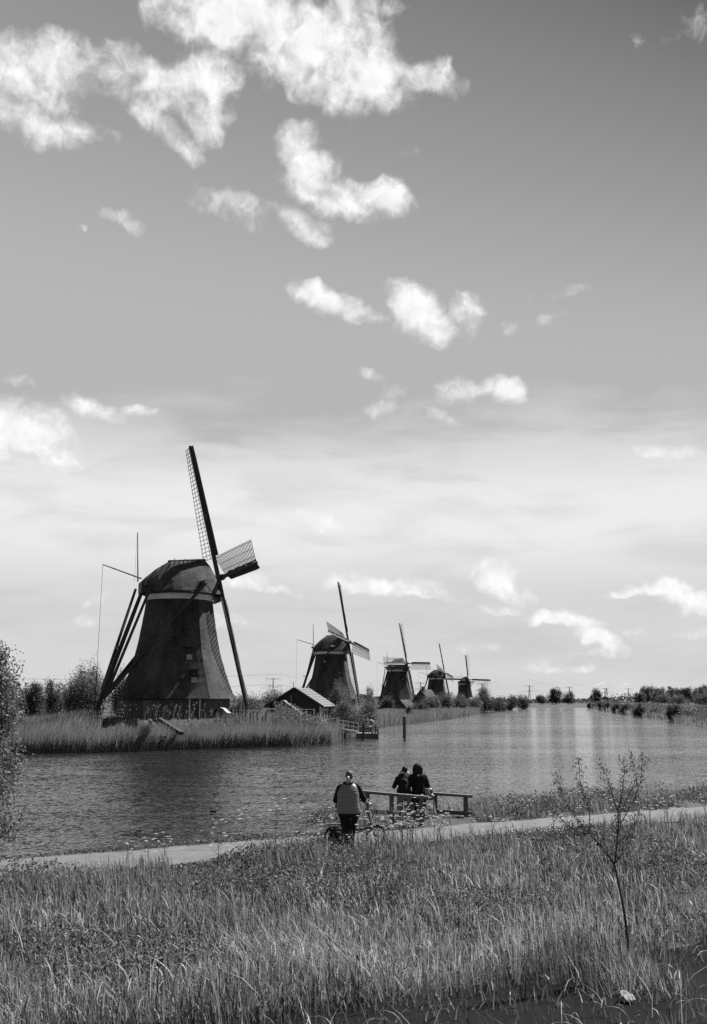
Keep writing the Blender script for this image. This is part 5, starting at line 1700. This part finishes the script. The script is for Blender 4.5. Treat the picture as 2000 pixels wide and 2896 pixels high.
def woman_vest():
    py = gnd(986, 2402, .71).y; px = gnd(986, 2402, .71).x
    z0 = 0.70
    root = thing('person', 'person in a pale quilted vest and black leggings with a ponytail, holding a folding bicycle', 'person', (px, py, z0), 0)
    k = 1.0
    hd = Vector((.02, .03, 1.60)); face = Vector((.35, .93, -.12))
    m = MB()
    head(m, hd, 1.04, face)
    m.capsule((.0, 0, 1.38), (.015, .02, 1.54), .062, .056)
    # trunk
    for (a, b, ra, rb) in (((0, 0, 1.32), (.02, -.01, 1.0), .15, .165), ((-.02, -.01, 1.0), (.02, -.01, .84), .17, .15), ((-.10, 0, 1.36), (.10, 0, 1.36), .085, .085),
                           ((-.10, 0, .84), (-.065, .01, .47), .115, .075), ((.12, 0, .84), (.075, 0, .47), .115, .075),
                           ((-.065, .01, .47), (-.04, -.02, .09), .07, .042), ((.075, 0, .47), (.06, -.02, .09), .07, .042),
                           ((-.04, -.03, .05), (-.07, .14, .035), .042, .036), ((.06, -.03, .05), (.09, .15, .035), .042, .036),
                           ((-.20, 0, 1.34), (-.29, .02, 1.07), .068, .052), ((-.29, .02, 1.07), (-.12, .26, 1.02), .048, .034),
                           ((.20, 0, 1.36), (.34, .05, 1.10), .068, .052), ((.34, .05, 1.10), (.36, .28, 1.04), .048, .034)):
        m.capsule(a, b, ra, rb)
    hand(m, (-.12, .26, 1.02), (.7, .5, -.1), 1)
    hand(m, (.36, .28, 1.04), (.1, .9, -.2), -1, curl=1.0)
    body = remesh(m.build('body', 'skin', root), .009, 3)
    eyes(root, hd, 1.04, face)
    # leggings and shoes
    m = MB()
    for (a, b, ra, rb) in (((-.11, 0, .86), (-.068, .01, .47), .135, .088), ((.13, 0, .86), (.08, 0, .47), .135, .088), ((-.08, 0, .9), (.10, 0, .9), .19, .19), ((-.07, -.01, .82), (.09, -.01, .82), .185, .185),
                           ((-.068, .01, .47), (-.04, -.02, .12), .082, .052), ((.08, 0, .47), (.06, -.02, .12), .082, .052)):
        m.capsule(a, b, ra, rb, 14)
    remesh(m.build('leggings', 'cloth_black', root), .014, 4)
    for sx_, ex in ((-.04, -.07), (.06, .09)):
        sh = MB(); sh.capsule((sx_, -.05, .055), (ex, .16, .045), .055, .048); sh.box(((sx_ + ex) / 2, .05, .012), (.09, .27, .024))
        remesh(sh.build('shoe', 'rubber', root), .012, 2)
    # sleeves
    m = MB()
    for (a, b, ra, rb) in (((-.17, 0, 1.36), (-.20, 0, 1.33), .085, .085), ((-.20, 0, 1.34), (-.295, .02, 1.07), .082, .066), ((-.295, .02, 1.07), (-.13, .24, 1.02), .064, .046)):
        m.capsule(a, b, ra, rb)
    remesh(m.build('sleeve', 'cloth_black', root), .012, 3)
    m = MB()
    for (a, b, ra, rb) in (((.17, 0, 1.38), (.20, 0, 1.36), .085, .085), ((.20, 0, 1.36), (.345, .05, 1.10), .082, .068), ((.345, .05, 1.10), (.355, .26, 1.045), .064, .046)):
        m.capsule(a, b, ra, rb)
    remesh(m.build('sleeve', 'cloth_black', root), .012, 3)
    # quilted vest: rolls stitched every few centimetres
    rings = []
    lv = [(.80, .285, .225, .01), (.84, .29, .23, .01), (.92, .275, .222, .01), (1.02, .262, .212, .0), (1.12, .255, .20, -.005), (1.22, .25, .19, -.01), (1.31, .235, .165, -.01), (1.38, .205, .13, 0), (1.43, .15, .10, .0), (1.455, .095, .085, .01)]
    zs = np.linspace(.80, 1.455, 80)
    for q, z in enumerate(zs):
        rx = np.interp(z, [l[0] for l in lv], [l[1] for l in lv]); ry = np.interp(z, [l[0] for l in lv], [l[2] for l in lv]); cx = np.interp(z, [l[0] for l in lv], [l[3] for l in lv])
        puff = .004 * abs(math.sin((z - .80) / .052 * PI)) ** .6 if z < 1.42 else 0
        sl_ = .02 * (z - 1.1)
        rings.append(ell(cx + sl_, -.01, z, rx + puff, ry + puff, 40, 2.4))
    vest = MB().loft(rings).build('vest', 'vest', root, True)
    MB().ring((.0, .0, 1.455), .098, .034, 24, 8, 'z').build('collar', 'cloth_black', vest, True)
    # hair, ponytail, glasses
    m = MB(); m.ball(hd + Vector((-.006, -.022, .035)), (.086, .098, .103), 18, 14)
    hair = m.build('hair', 'hair_mid', root, True)
    pt = hd + Vector((-.02, -.115, .0))
    MB().tube([pt + Vector((0, .03, .02)), pt + Vector((-.01, -.03, -.02)), pt + Vector((-.025, -.045, -.09)), pt + Vector((-.02, -.035, -.18))], [.022, .034, .036, .008], 10).build('ponytail', 'hair_tail', hair, True)
    f = face.normalized(); sd = f.cross(Vector((0, 0, 1))).normalized()
    g = MB()
    for q in (-1, 1):
        g.tube([hd + sd * q * .082 + Vector((0, 0, .012)), hd + f * .1 + sd * q * .07 + Vector((0, 0, .012))], .005, 5)
    g.tube([hd + f * .105 - sd * .07 + Vector((0, 0, .01)), hd + f * .105 + sd * .07 + Vector((0, 0, .01))], .006, 5)
    g.build('glasses', 'metal_dark', root)
MAT['hair_tail'] = mat_noise('pale_hair', .12, .34, .45, 50, (1, 1, .1), .6, .01, spec=.5)
woman_vest()

def photographer():
    py = 30.35; px = at(1143, 2250, py).x; z0 = float(zt(px, py)) - .03
    root = thing('person', 'shorter person in dark jacket and khaki trousers raising both hands to the face, backpack on', 'person', (px, py, z0), 0)
    hd = Vector((.03, .05, 1.38)); face = Vector((.05, 1, -.05))
    m = MB(); head(m, hd, .98, face)
    for (a, b, ra, rb) in (((0, 0, 1.2), (.02, .03, 1.33), .055, .052), ((0, 0, 1.14), (0, 0, .85), .14, .135), ((-.10, 0, 1.17), (.10, 0, 1.17), .07, .07), ((0, 0, .85), (0, 0, .74), .14, .14),
                           ((-.08, 0, .74), (-.12, 0, .40), .09, .062), ((.08, 0, .74), (.13, 0, .40), .09, .062), ((-.12, 0, .40), (-.13, -.02, .07), .058, .038), ((.13, 0, .40), (.15, -.02, .07), .058, .038),
                           ((-.13, -.03, .045), (-.14, .13, .03), .038, .033), ((.15, -.03, .045), (.16, .13, .03), .038, .033),
                           ((-.18, 0, 1.16), (-.28, .06, .93), .058, .045), ((-.28, .06, .93), (-.09, .18, 1.30), .043, .032), ((.18, 0, 1.16), (.26, .08, .96), .058, .045), ((.26, .08, .96), (.13, .18, 1.30), .043, .032)):
        m.capsule(a, b, ra, rb)
    hand(m, (-.09, .18, 1.30), (.35, .3, .8), 1, palm_n=Vector((.6, .6, 0)))
    hand(m, (.13, .18, 1.30), (-.35, .3, .8), -1, palm_n=Vector((-.6, .6, 0)))
    remesh(m.build('body', 'skin', root), .009, 3)
    eyes(root, hd, .98, face)
    m = MB()
    for (a, b, ra, rb) in (((-.06, 0, .80), (.06, 0, .80), .145, .145), ((-.085, 0, .76), (-.125, 0, .40), .115, .088), ((.085, 0, .76), (.135, 0, .40), .115, .088), ((-.125, 0, .40), (-.135, -.02, .09), .086, .072), ((.135, 0, .40), (.155, -.02, .09), .086, .072)):
        m.capsule(a, b, ra, rb, 14)
    remesh(m.build('trousers', 'cloth_khaki', root), .013, 4)
    for sx_, ex in ((-.13, -.14), (.15, .16)):
        sh = MB(); sh.capsule((sx_, -.05, .05), (ex, .14, .042), .05, .044); remesh(sh.build('shoe', 'rubber', root), .012, 2)
    m = MB()
    for (a, b, ra, rb) in (((0, 0, 1.16), (0, 0, .84), .165, .17), ((-.10, 0, 1.19), (.10, 0, 1.19), .085, .085), ((-.06, 0, .80), (.06, 0, .80), .16, .16), ((-.17, 0, 1.17), (-.285, .06, .93), .075, .062), ((-.285, .06, .93), (-.11, .165, 1.25), .06, .046),
                           ((.17, 0, 1.17), (.265, .08, .96), .075, .062), ((.265, .08, .96), (.14, .165, 1.25), .06, .046)):
        m.capsule(a, b, ra, rb, 14)
    remesh(m.build('jacket', 'cloth_black', root), .013, 4)
    MB().ring((.01, .01, 1.265), .07, .022, 20, 8, 'z').build('collar', 'cloth_khaki', root, True)
    MB().ball(hd + Vector((0, -.015, .04)), (.085, .098, .095), 16, 12).build('hair', 'hair_dark', root, True)
    cam_ = thing('camera', 'small black camera held up to the face of the shorter person', 'camera', (px + .02, py + .225, z0 + 1.40), 0)
    MB().box((0, 0, 0), (.13, .05, .085)).build('body', 'metal_dark', cam_)
    MB().tube([(0, .025, 0), (0, .085, 0)], .034, 12).build('lens', 'metal_dark', cam_)
    bp = thing('backpack', 'black backpack with pale straps worn by the shorter person', 'backpack', (px, py - .22, z0 + .78), 0)
    m = MB(); m.capsule((0, 0, .10), (0, 0, .30), .13, .115); m.capsule((-.06, -.02, .06), (.06, -.02, .06), .10, .10); m.capsule((0, -.09, .1), (0, -.09, .2), .07, .06)
    remesh(m.build('sack', 'cloth_black', bp), .013, 4)
    for sx_ in (-.09, .09):
        MB().tube([(sx_, .03, .40), (sx_ * 1.1, .14, .49), (sx_ * 1.3, .30, .40)], .014, 6).build('strap', 'cloth_black', bp)
    MB().tube([(-.03, -.02, .41), (0, -.03, .46), (.03, -.02, .41)], .008, 6).build('handle', 'cloth_khaki', bp)
photographer()

def coat_woman():
    py = 30.45; px = at(1184, 2250, py).x; z0 = float(zt(px, py)) - .03
    root = thing('person', 'taller person in a long black coat with bushy dark hair, shoulder bag at the hip', 'person', (px, py, z0), 0)
    hd = Vector((-.02, .02, 1.44)); face = Vector((-.2, 1, -.05))
    m = MB(); head(m, hd, 1.0, face)
    for (a, b, ra, rb) in (((0, 0, 1.22), (-.01, .01, 1.39), .058, .052), ((0, 0, 1.2), (0, 0, .85), .15, .15), ((-.11, 0, 1.16), (.11, 0, 1.16), .07, .07), ((0, 0, .85), (0, 0, .76), .15, .15),
                           ((-.08, 0, .76), (-.10, 0, .42), .09, .065), ((.08, 0, .76), (.09, 0, .42), .09, .065), ((-.10, 0, .42), (-.10, -.02, .07), .06, .038), ((.09, 0, .42), (.10, -.02, .07), .06, .038),
                           ((-.10, -.03, .045), (-.11, .13, .03), .038, .033), ((.10, -.03, .045), (.11, .13, .03), .038, .033),
                           ((-.19, 0, 1.2), (-.24, .05, .95), .06, .048), ((-.24, .05, .95), (-.10, .24, 1.02), .045, .033), ((.19, 0, 1.2), (.27, .02, .93), .06, .048), ((.27, .02, .93), (.18, .22, .92), .045, .033)):
        m.capsule(a, b, ra, rb)
    hand(m, (-.10, .24, 1.02), (.4, .8, .1), 1); hand(m, (.18, .22, .92), (-.5, .7, .1), -1)
    remesh(m.build('body', 'skin', root), .009, 3)
    eyes(root, hd, 1.0, face)
    rings = []
    lv = [(.36, .215, .17), (.55, .215, .175), (.75, .21, .175), (.95, .195, .165), (1.1, .20, .165), (1.2, .21, .155), (1.27, .17, .125), (1.32, .10, .09)]
    for z in np.linspace(.36, 1.31, 30):
        rx = np.interp(z, [l[0] for l in lv], [l[1] for l in lv]); ry = np.interp(z, [l[0] for l in lv], [l[2] for l in lv])
        rg = ell(.01, 0, z, rx, ry, 32, 2.3)
        fold = .014 * max(0, (.95 - z) / .6)
        rings.append([(x_ * (1 + fold * 3 * math.sin(q * 1.6)), y_ * (1 + fold * 3 * math.sin(q * 1.6)), z_) for q, (x_, y_, z_) in enumerate(rg)])
    coat = MB().loft(rings).build('coat', 'cloth_black', root, True)
    for pts in ((((-.18, 0, 1.21), (-.255, .05, .95), .082, .066), ((-.255, .05, .95), (-.11, .22, 1.015), .064, .048)), (((.18, 0, 1.21), (.28, .02, .93), .082, .066), ((.28, .02, .93), (.19, .20, .92), .064, .048))):
        m = MB()
        for q in pts: m.capsule(*q)
        remesh(m.build('sleeve', 'cloth_black', coat), .013, 3)
    m = MB()
    for (a, b, ra, rb) in (((-.10, 0, .44), (-.10, -.02, .10), .07, .05), ((.09, 0, .44), (.10, -.02, .10), .07, .05)):
        m.capsule(a, b, ra, rb)
    remesh(m.build('stockings', 'cloth_black', root), .013, 3)
    for sx_, ex in ((-.10, -.11), (.10, .11)):
        sh = MB(); sh.capsule((sx_, -.05, .05), (ex, .14, .042), .05, .044); remesh(sh.build('shoe', 'rubber', root), .012, 2)
    MB().ring((.0, -.005, 1.30), .085, .04, 24, 8, 'z').build('collar', 'cloth_black', coat, True)
    m = MB(); r = random.Random(3)
    m.ball(hd + Vector((0, -.03, .02)), (.138, .13, .135), 16, 12); m.capsule(hd + Vector((-.09, -.05, 0)), hd + Vector((-.10, -.05, -.12)), .065, .05); m.capsule(hd + Vector((.09, -.05, 0)), hd + Vector((.10, -.05, -.12)), .065, .05)
    for _ in range(26):
        a = r.uniform(0, 6.28); e = r.uniform(-.5, 1.3)
        c = hd + Vector((.09 * math.cos(a) * math.cos(e), -.03 + .09 * math.sin(a) * math.cos(e), .02 + .1 * math.sin(e)))
        if (c - hd).dot(face) > .05: continue
        m.ball(c, r.uniform(.035, .052), 8, 6)
    m.capsule(hd + Vector((-.05, -.07, -.03)), hd + Vector((-.06, -.07, -.13)), .06, .045); m.capsule(hd + Vector((.05, -.07, -.03)), hd + Vector((.06, -.07, -.13)), .06, .045); m.capsule(hd + Vector((0, -.09, -.03)), hd + Vector((0, -.08, -.14)), .06, .05)
    remesh(m.build('hair', 'hair_dark', root), .012, 1)
    bag = thing('shoulder_bag', 'dark slouchy shoulder bag on the right hip of the long-coated person', 'bag', (px + .24, py - .20, z0 + .58), 0)
    m = MB(); m.capsule((-.08, 0, .09), (.10, 0, .09), .10, .10); m.capsule((-.07, 0, .25), (.08, 0, .25), .085, .085); m.capsule((.02, -.05, .1), (.02, -.05, .22), .08, .07)
    remesh(m.build('pouch', 'bag_leather', bag), .012, 3)
    MB().tube([(-.10, .02, .30), (-.14, .08, .55), (-.17, .14, .71), (-.12, .25, .66)], .014, 6).tube([(.09, .02, .30), (.02, .06, .55), (-.12, .12, .70)], .012, 6).build('strap', 'cloth_black', bag)
    for k in range(5):
        MB().tube([(-.06 + k * .035, -.115, .26), (-.05 + k * .035, -.135, .16), (-.045 + k * .034, -.12, .08)], .008, 5).build('tassel', 'steel' if k % 2 else 'cloth_khaki', bag)
MAT['bag_leather'] = mat_noise('dark_leather', .012, .03, .35, 12, (1, 1, 1), .5, .02, spec=.6)
coat_woman()

# ------------------------------------------------------------------ folding bicycle beside the woman
def bicycle():
    y0 = gnd(986, 2402, .71).y + .32
    a = at(944, 2392, y0); f = at(1063, 2392, y0 + .25)
    root = thing('folding_bicycle', 'black small-wheeled folding bicycle held by the person in the vest', 'bicycle', (a.x, a.y, .70), math.atan2(f.y - a.y, f.x - a.x))
    wb = math.hypot(f.x - a.x, f.y - a.y)
    r = .215
    for x in (0, wb):
        w = MB().ring((x, 0, r + .02), r, .024, 28, 8, 'y').build('wheel', 'rubber', root, True)
        MB().ring((x, 0, r + .02), r - .035, .010, 28, 6, 'y').build('rim', 'steel', w, True)
        s_ = MB()
        for k in range(14):
            an = 2 * PI * k / 14
            s_.tube([(x, .02 * (-1) ** k, r + .02), (x + (r - .04) * math.cos(an), 0, r + .02 + (r - .04) * math.sin(an))], .0018, 3)
        s_.build('spokes', 'steel', w)
        MB().tube([(x, -.045, r + .02), (x, .045, r + .02)], .022, 10).build('hub', 'metal_dark', w)
        vs = []; fs = []
        for k in range(13):
            an = R(20 + 150 * k / 12)
            for yy in (-.035, .035):
                vs.append((x + (r + .045) * math.cos(an), yy, r + .02 + (r + .045) * math.sin(an)))
        fs = [(2 * k, 2 * k + 1, 2 * k + 3, 2 * k + 2) for k in range(12)]
        MB().add(vs, fs).build('mudguard', 'metal_dark', root)
    m = MB()
    m.tube([(.32, 0, .34), (wb - .17, 0, .42)], [.028, .03], 8)          # main beam
    m.tube([(0, -.05, r + .02), (.34, -.02, .30)], .013, 6); m.tube([(0, .05, r + .02), (.34, .02, .30)], .013, 6)
    m.tube([(.36, 0, .26), (.28, 0, .60)], .022, 8)
    m.tube([(0, -.05, r + .03), (.3, -.02, .5)], .010, 6); m.tube([(0, .05, r + .03), (.3, .02, .5)], .010, 6)
    m.tube([(wb - .02, -.05, r + .02), (wb - .11, -.03, .46)], .013, 6); m.tube([(wb - .02, .05, r + .02), (wb - .11, .03, .46)], .013, 6)
    m.tube([(wb - .10, 0, .40), (wb - .14, 0, .56)], .024, 8)
    m.build('frame', 'metal_dark', root)
    MB().tube([(.28, 0, .58), (.21, 0, .90)], .016, 8).build('seat_post', 'steel', root)
    m = MB(); m.capsule((.10, 0, .925), (.22, 0, .93), .075, .055); m.capsule((.22, 0, .93), (.36, 0, .93), .05, .022)
    remesh(m.build('saddle', 'rubber', root), .012, 2)
    MB().tube([(wb - .14, 0, .55), (wb - .23, 0, 1.02)], [.024, .020], 8).build('stem', 'metal_dark', root)
    hb = MB().tube([(wb - .27, -.27, 1.00), (wb - .23, -.1, 1.03), (wb - .23, .1, 1.03), (wb - .27, .27, 1.00)], .012, 8).build('handlebar', 'metal_dark', root)
    for s_ in (-1, 1):
        MB().tube([(wb - .285, s_ * .30, .992), (wb - .255, s_ * .19, 1.01)], .019, 8).build('grip', 'rubber', hb)
        MB().tube([(wb - .20, s_ * .17, 1.02), (wb - .19, s_ * .26, .985)], .007, 5).build('brake_lever', 'steel', hb)
        MB().tube([(wb - .21, s_ * .15, 1.02), (wb - .05, s_ * .08, .95), (wb - .02, s_ * .03, .78), (wb - .12, 0, .58)], .006, 5).build('cable', 'rubber', hb)
    MB().tube([(wb - .16, 0, .93), (wb - .10, 0, .93)], .035, 10).build('lamp', 'steel', hb)
    MB().box((.02, 0, .52), (.42, .13, .02)).build('rear_rack', 'metal_dark', root)
    c = MB().ring((.36, -.06, .27), .075, .006, 20, 5, 'y').tube([(.36, -.07, .27), (.42, -.09, .13)], .009, 5).tube([(.36, .07, .27), (.30, .09, .41)], .009, 5).build('crank', 'steel', root)
    for p in ((.43, -.13, .13), (.29, .13, .41)):
        MB().box(p, (.09, .08, .02)).build('pedal', 'rubber', c)
    MB().tube([(.06, -.1, .26), (.15, -.17, .01)], .009, 5).build('kickstand', 'steel', root)
    bag = thing('pannier_bag', 'black pannier bag hung on the back of the folding bicycle', 'bag', (a.x, a.y - .11, .70), 0)
    m = MB(); m.capsule((-.04, -.03, .16), (.10, -.03, .15), .10, .11); m.capsule((-.02, -.02, .30), (.09, -.03, .32), .09, .08); m.capsule((-.05, -.03, .2), (.0, -.02, .36), .08, .06)
    remesh(m.build('sack', 'cloth_black', bag), .012, 4)
    MB().capsule((-.05, .0, .40), (.12, .0, .41), .045, .04).build('flap', 'cloth_black', bag, True)
bicycle()

# ------------------------------------------------------------------ coot on the water, pale sheet in the ditch
p = gnd(604, 2297, 0)
dk = thing('coot', 'small black water bird swimming in the dark mill reflection', 'bird', (p.x, p.y, 0), R(180))
dk.scale = (.6, .6, .6)
m = MB(); m.capsule((-.12, 0, .05), (.12, 0, .055), .055, .075); m.capsule((.15, 0, .08), (.19, 0, .19), .035, .028); m.ball((.20, 0, .215), (.045, .034, .036)); m.capsule((-.17, 0, .07), (-.22, 0, .10), .03, .012)
remesh(m.build('body', 'cloth_black', dk), .01, 3)
MB().tube([(.235, 0, .21), (.285, 0, .20)], [.014, .004], 6).build('beak', 'white', dk)
MAT['leaf_sheet'] = mat_noise('stained_paper', .07, .18, .8, 18)
p = gnd(1775, 2832, 0.03)
pl = thing('paper_scrap', 'pale crumpled scrap lying in the dark ditch at the lower right', 'litter', (p.x, p.y, .03), R(20))
pl.scale = (.72, .72, .72)
vs, fs = [], []
rr = random.Random(2)
for j in range(7):
    for i in range(7):
        x_ = (i - 3) * .042 + rr.uniform(-.006, .006); y_ = (j - 3) * .05 + rr.uniform(-.006, .006)
        w = 1 - .12 * abs(j - 3)
        vs.append((x_ * w, y_, .06 + .10 * (j / 6) + rr.uniform(-.018, .018)))
for j in range(6):
    for i in range(6):
        fs.append((j * 7 + i, j * 7 + i + 1, j * 7 + i + 8, j * 7 + i + 7))
o = MB().add(vs, fs).build('sheet', 'leaf_sheet', pl)
sdm = o.modifiers.new('thick', 'SOLIDIFY'); sdm.thickness = .004
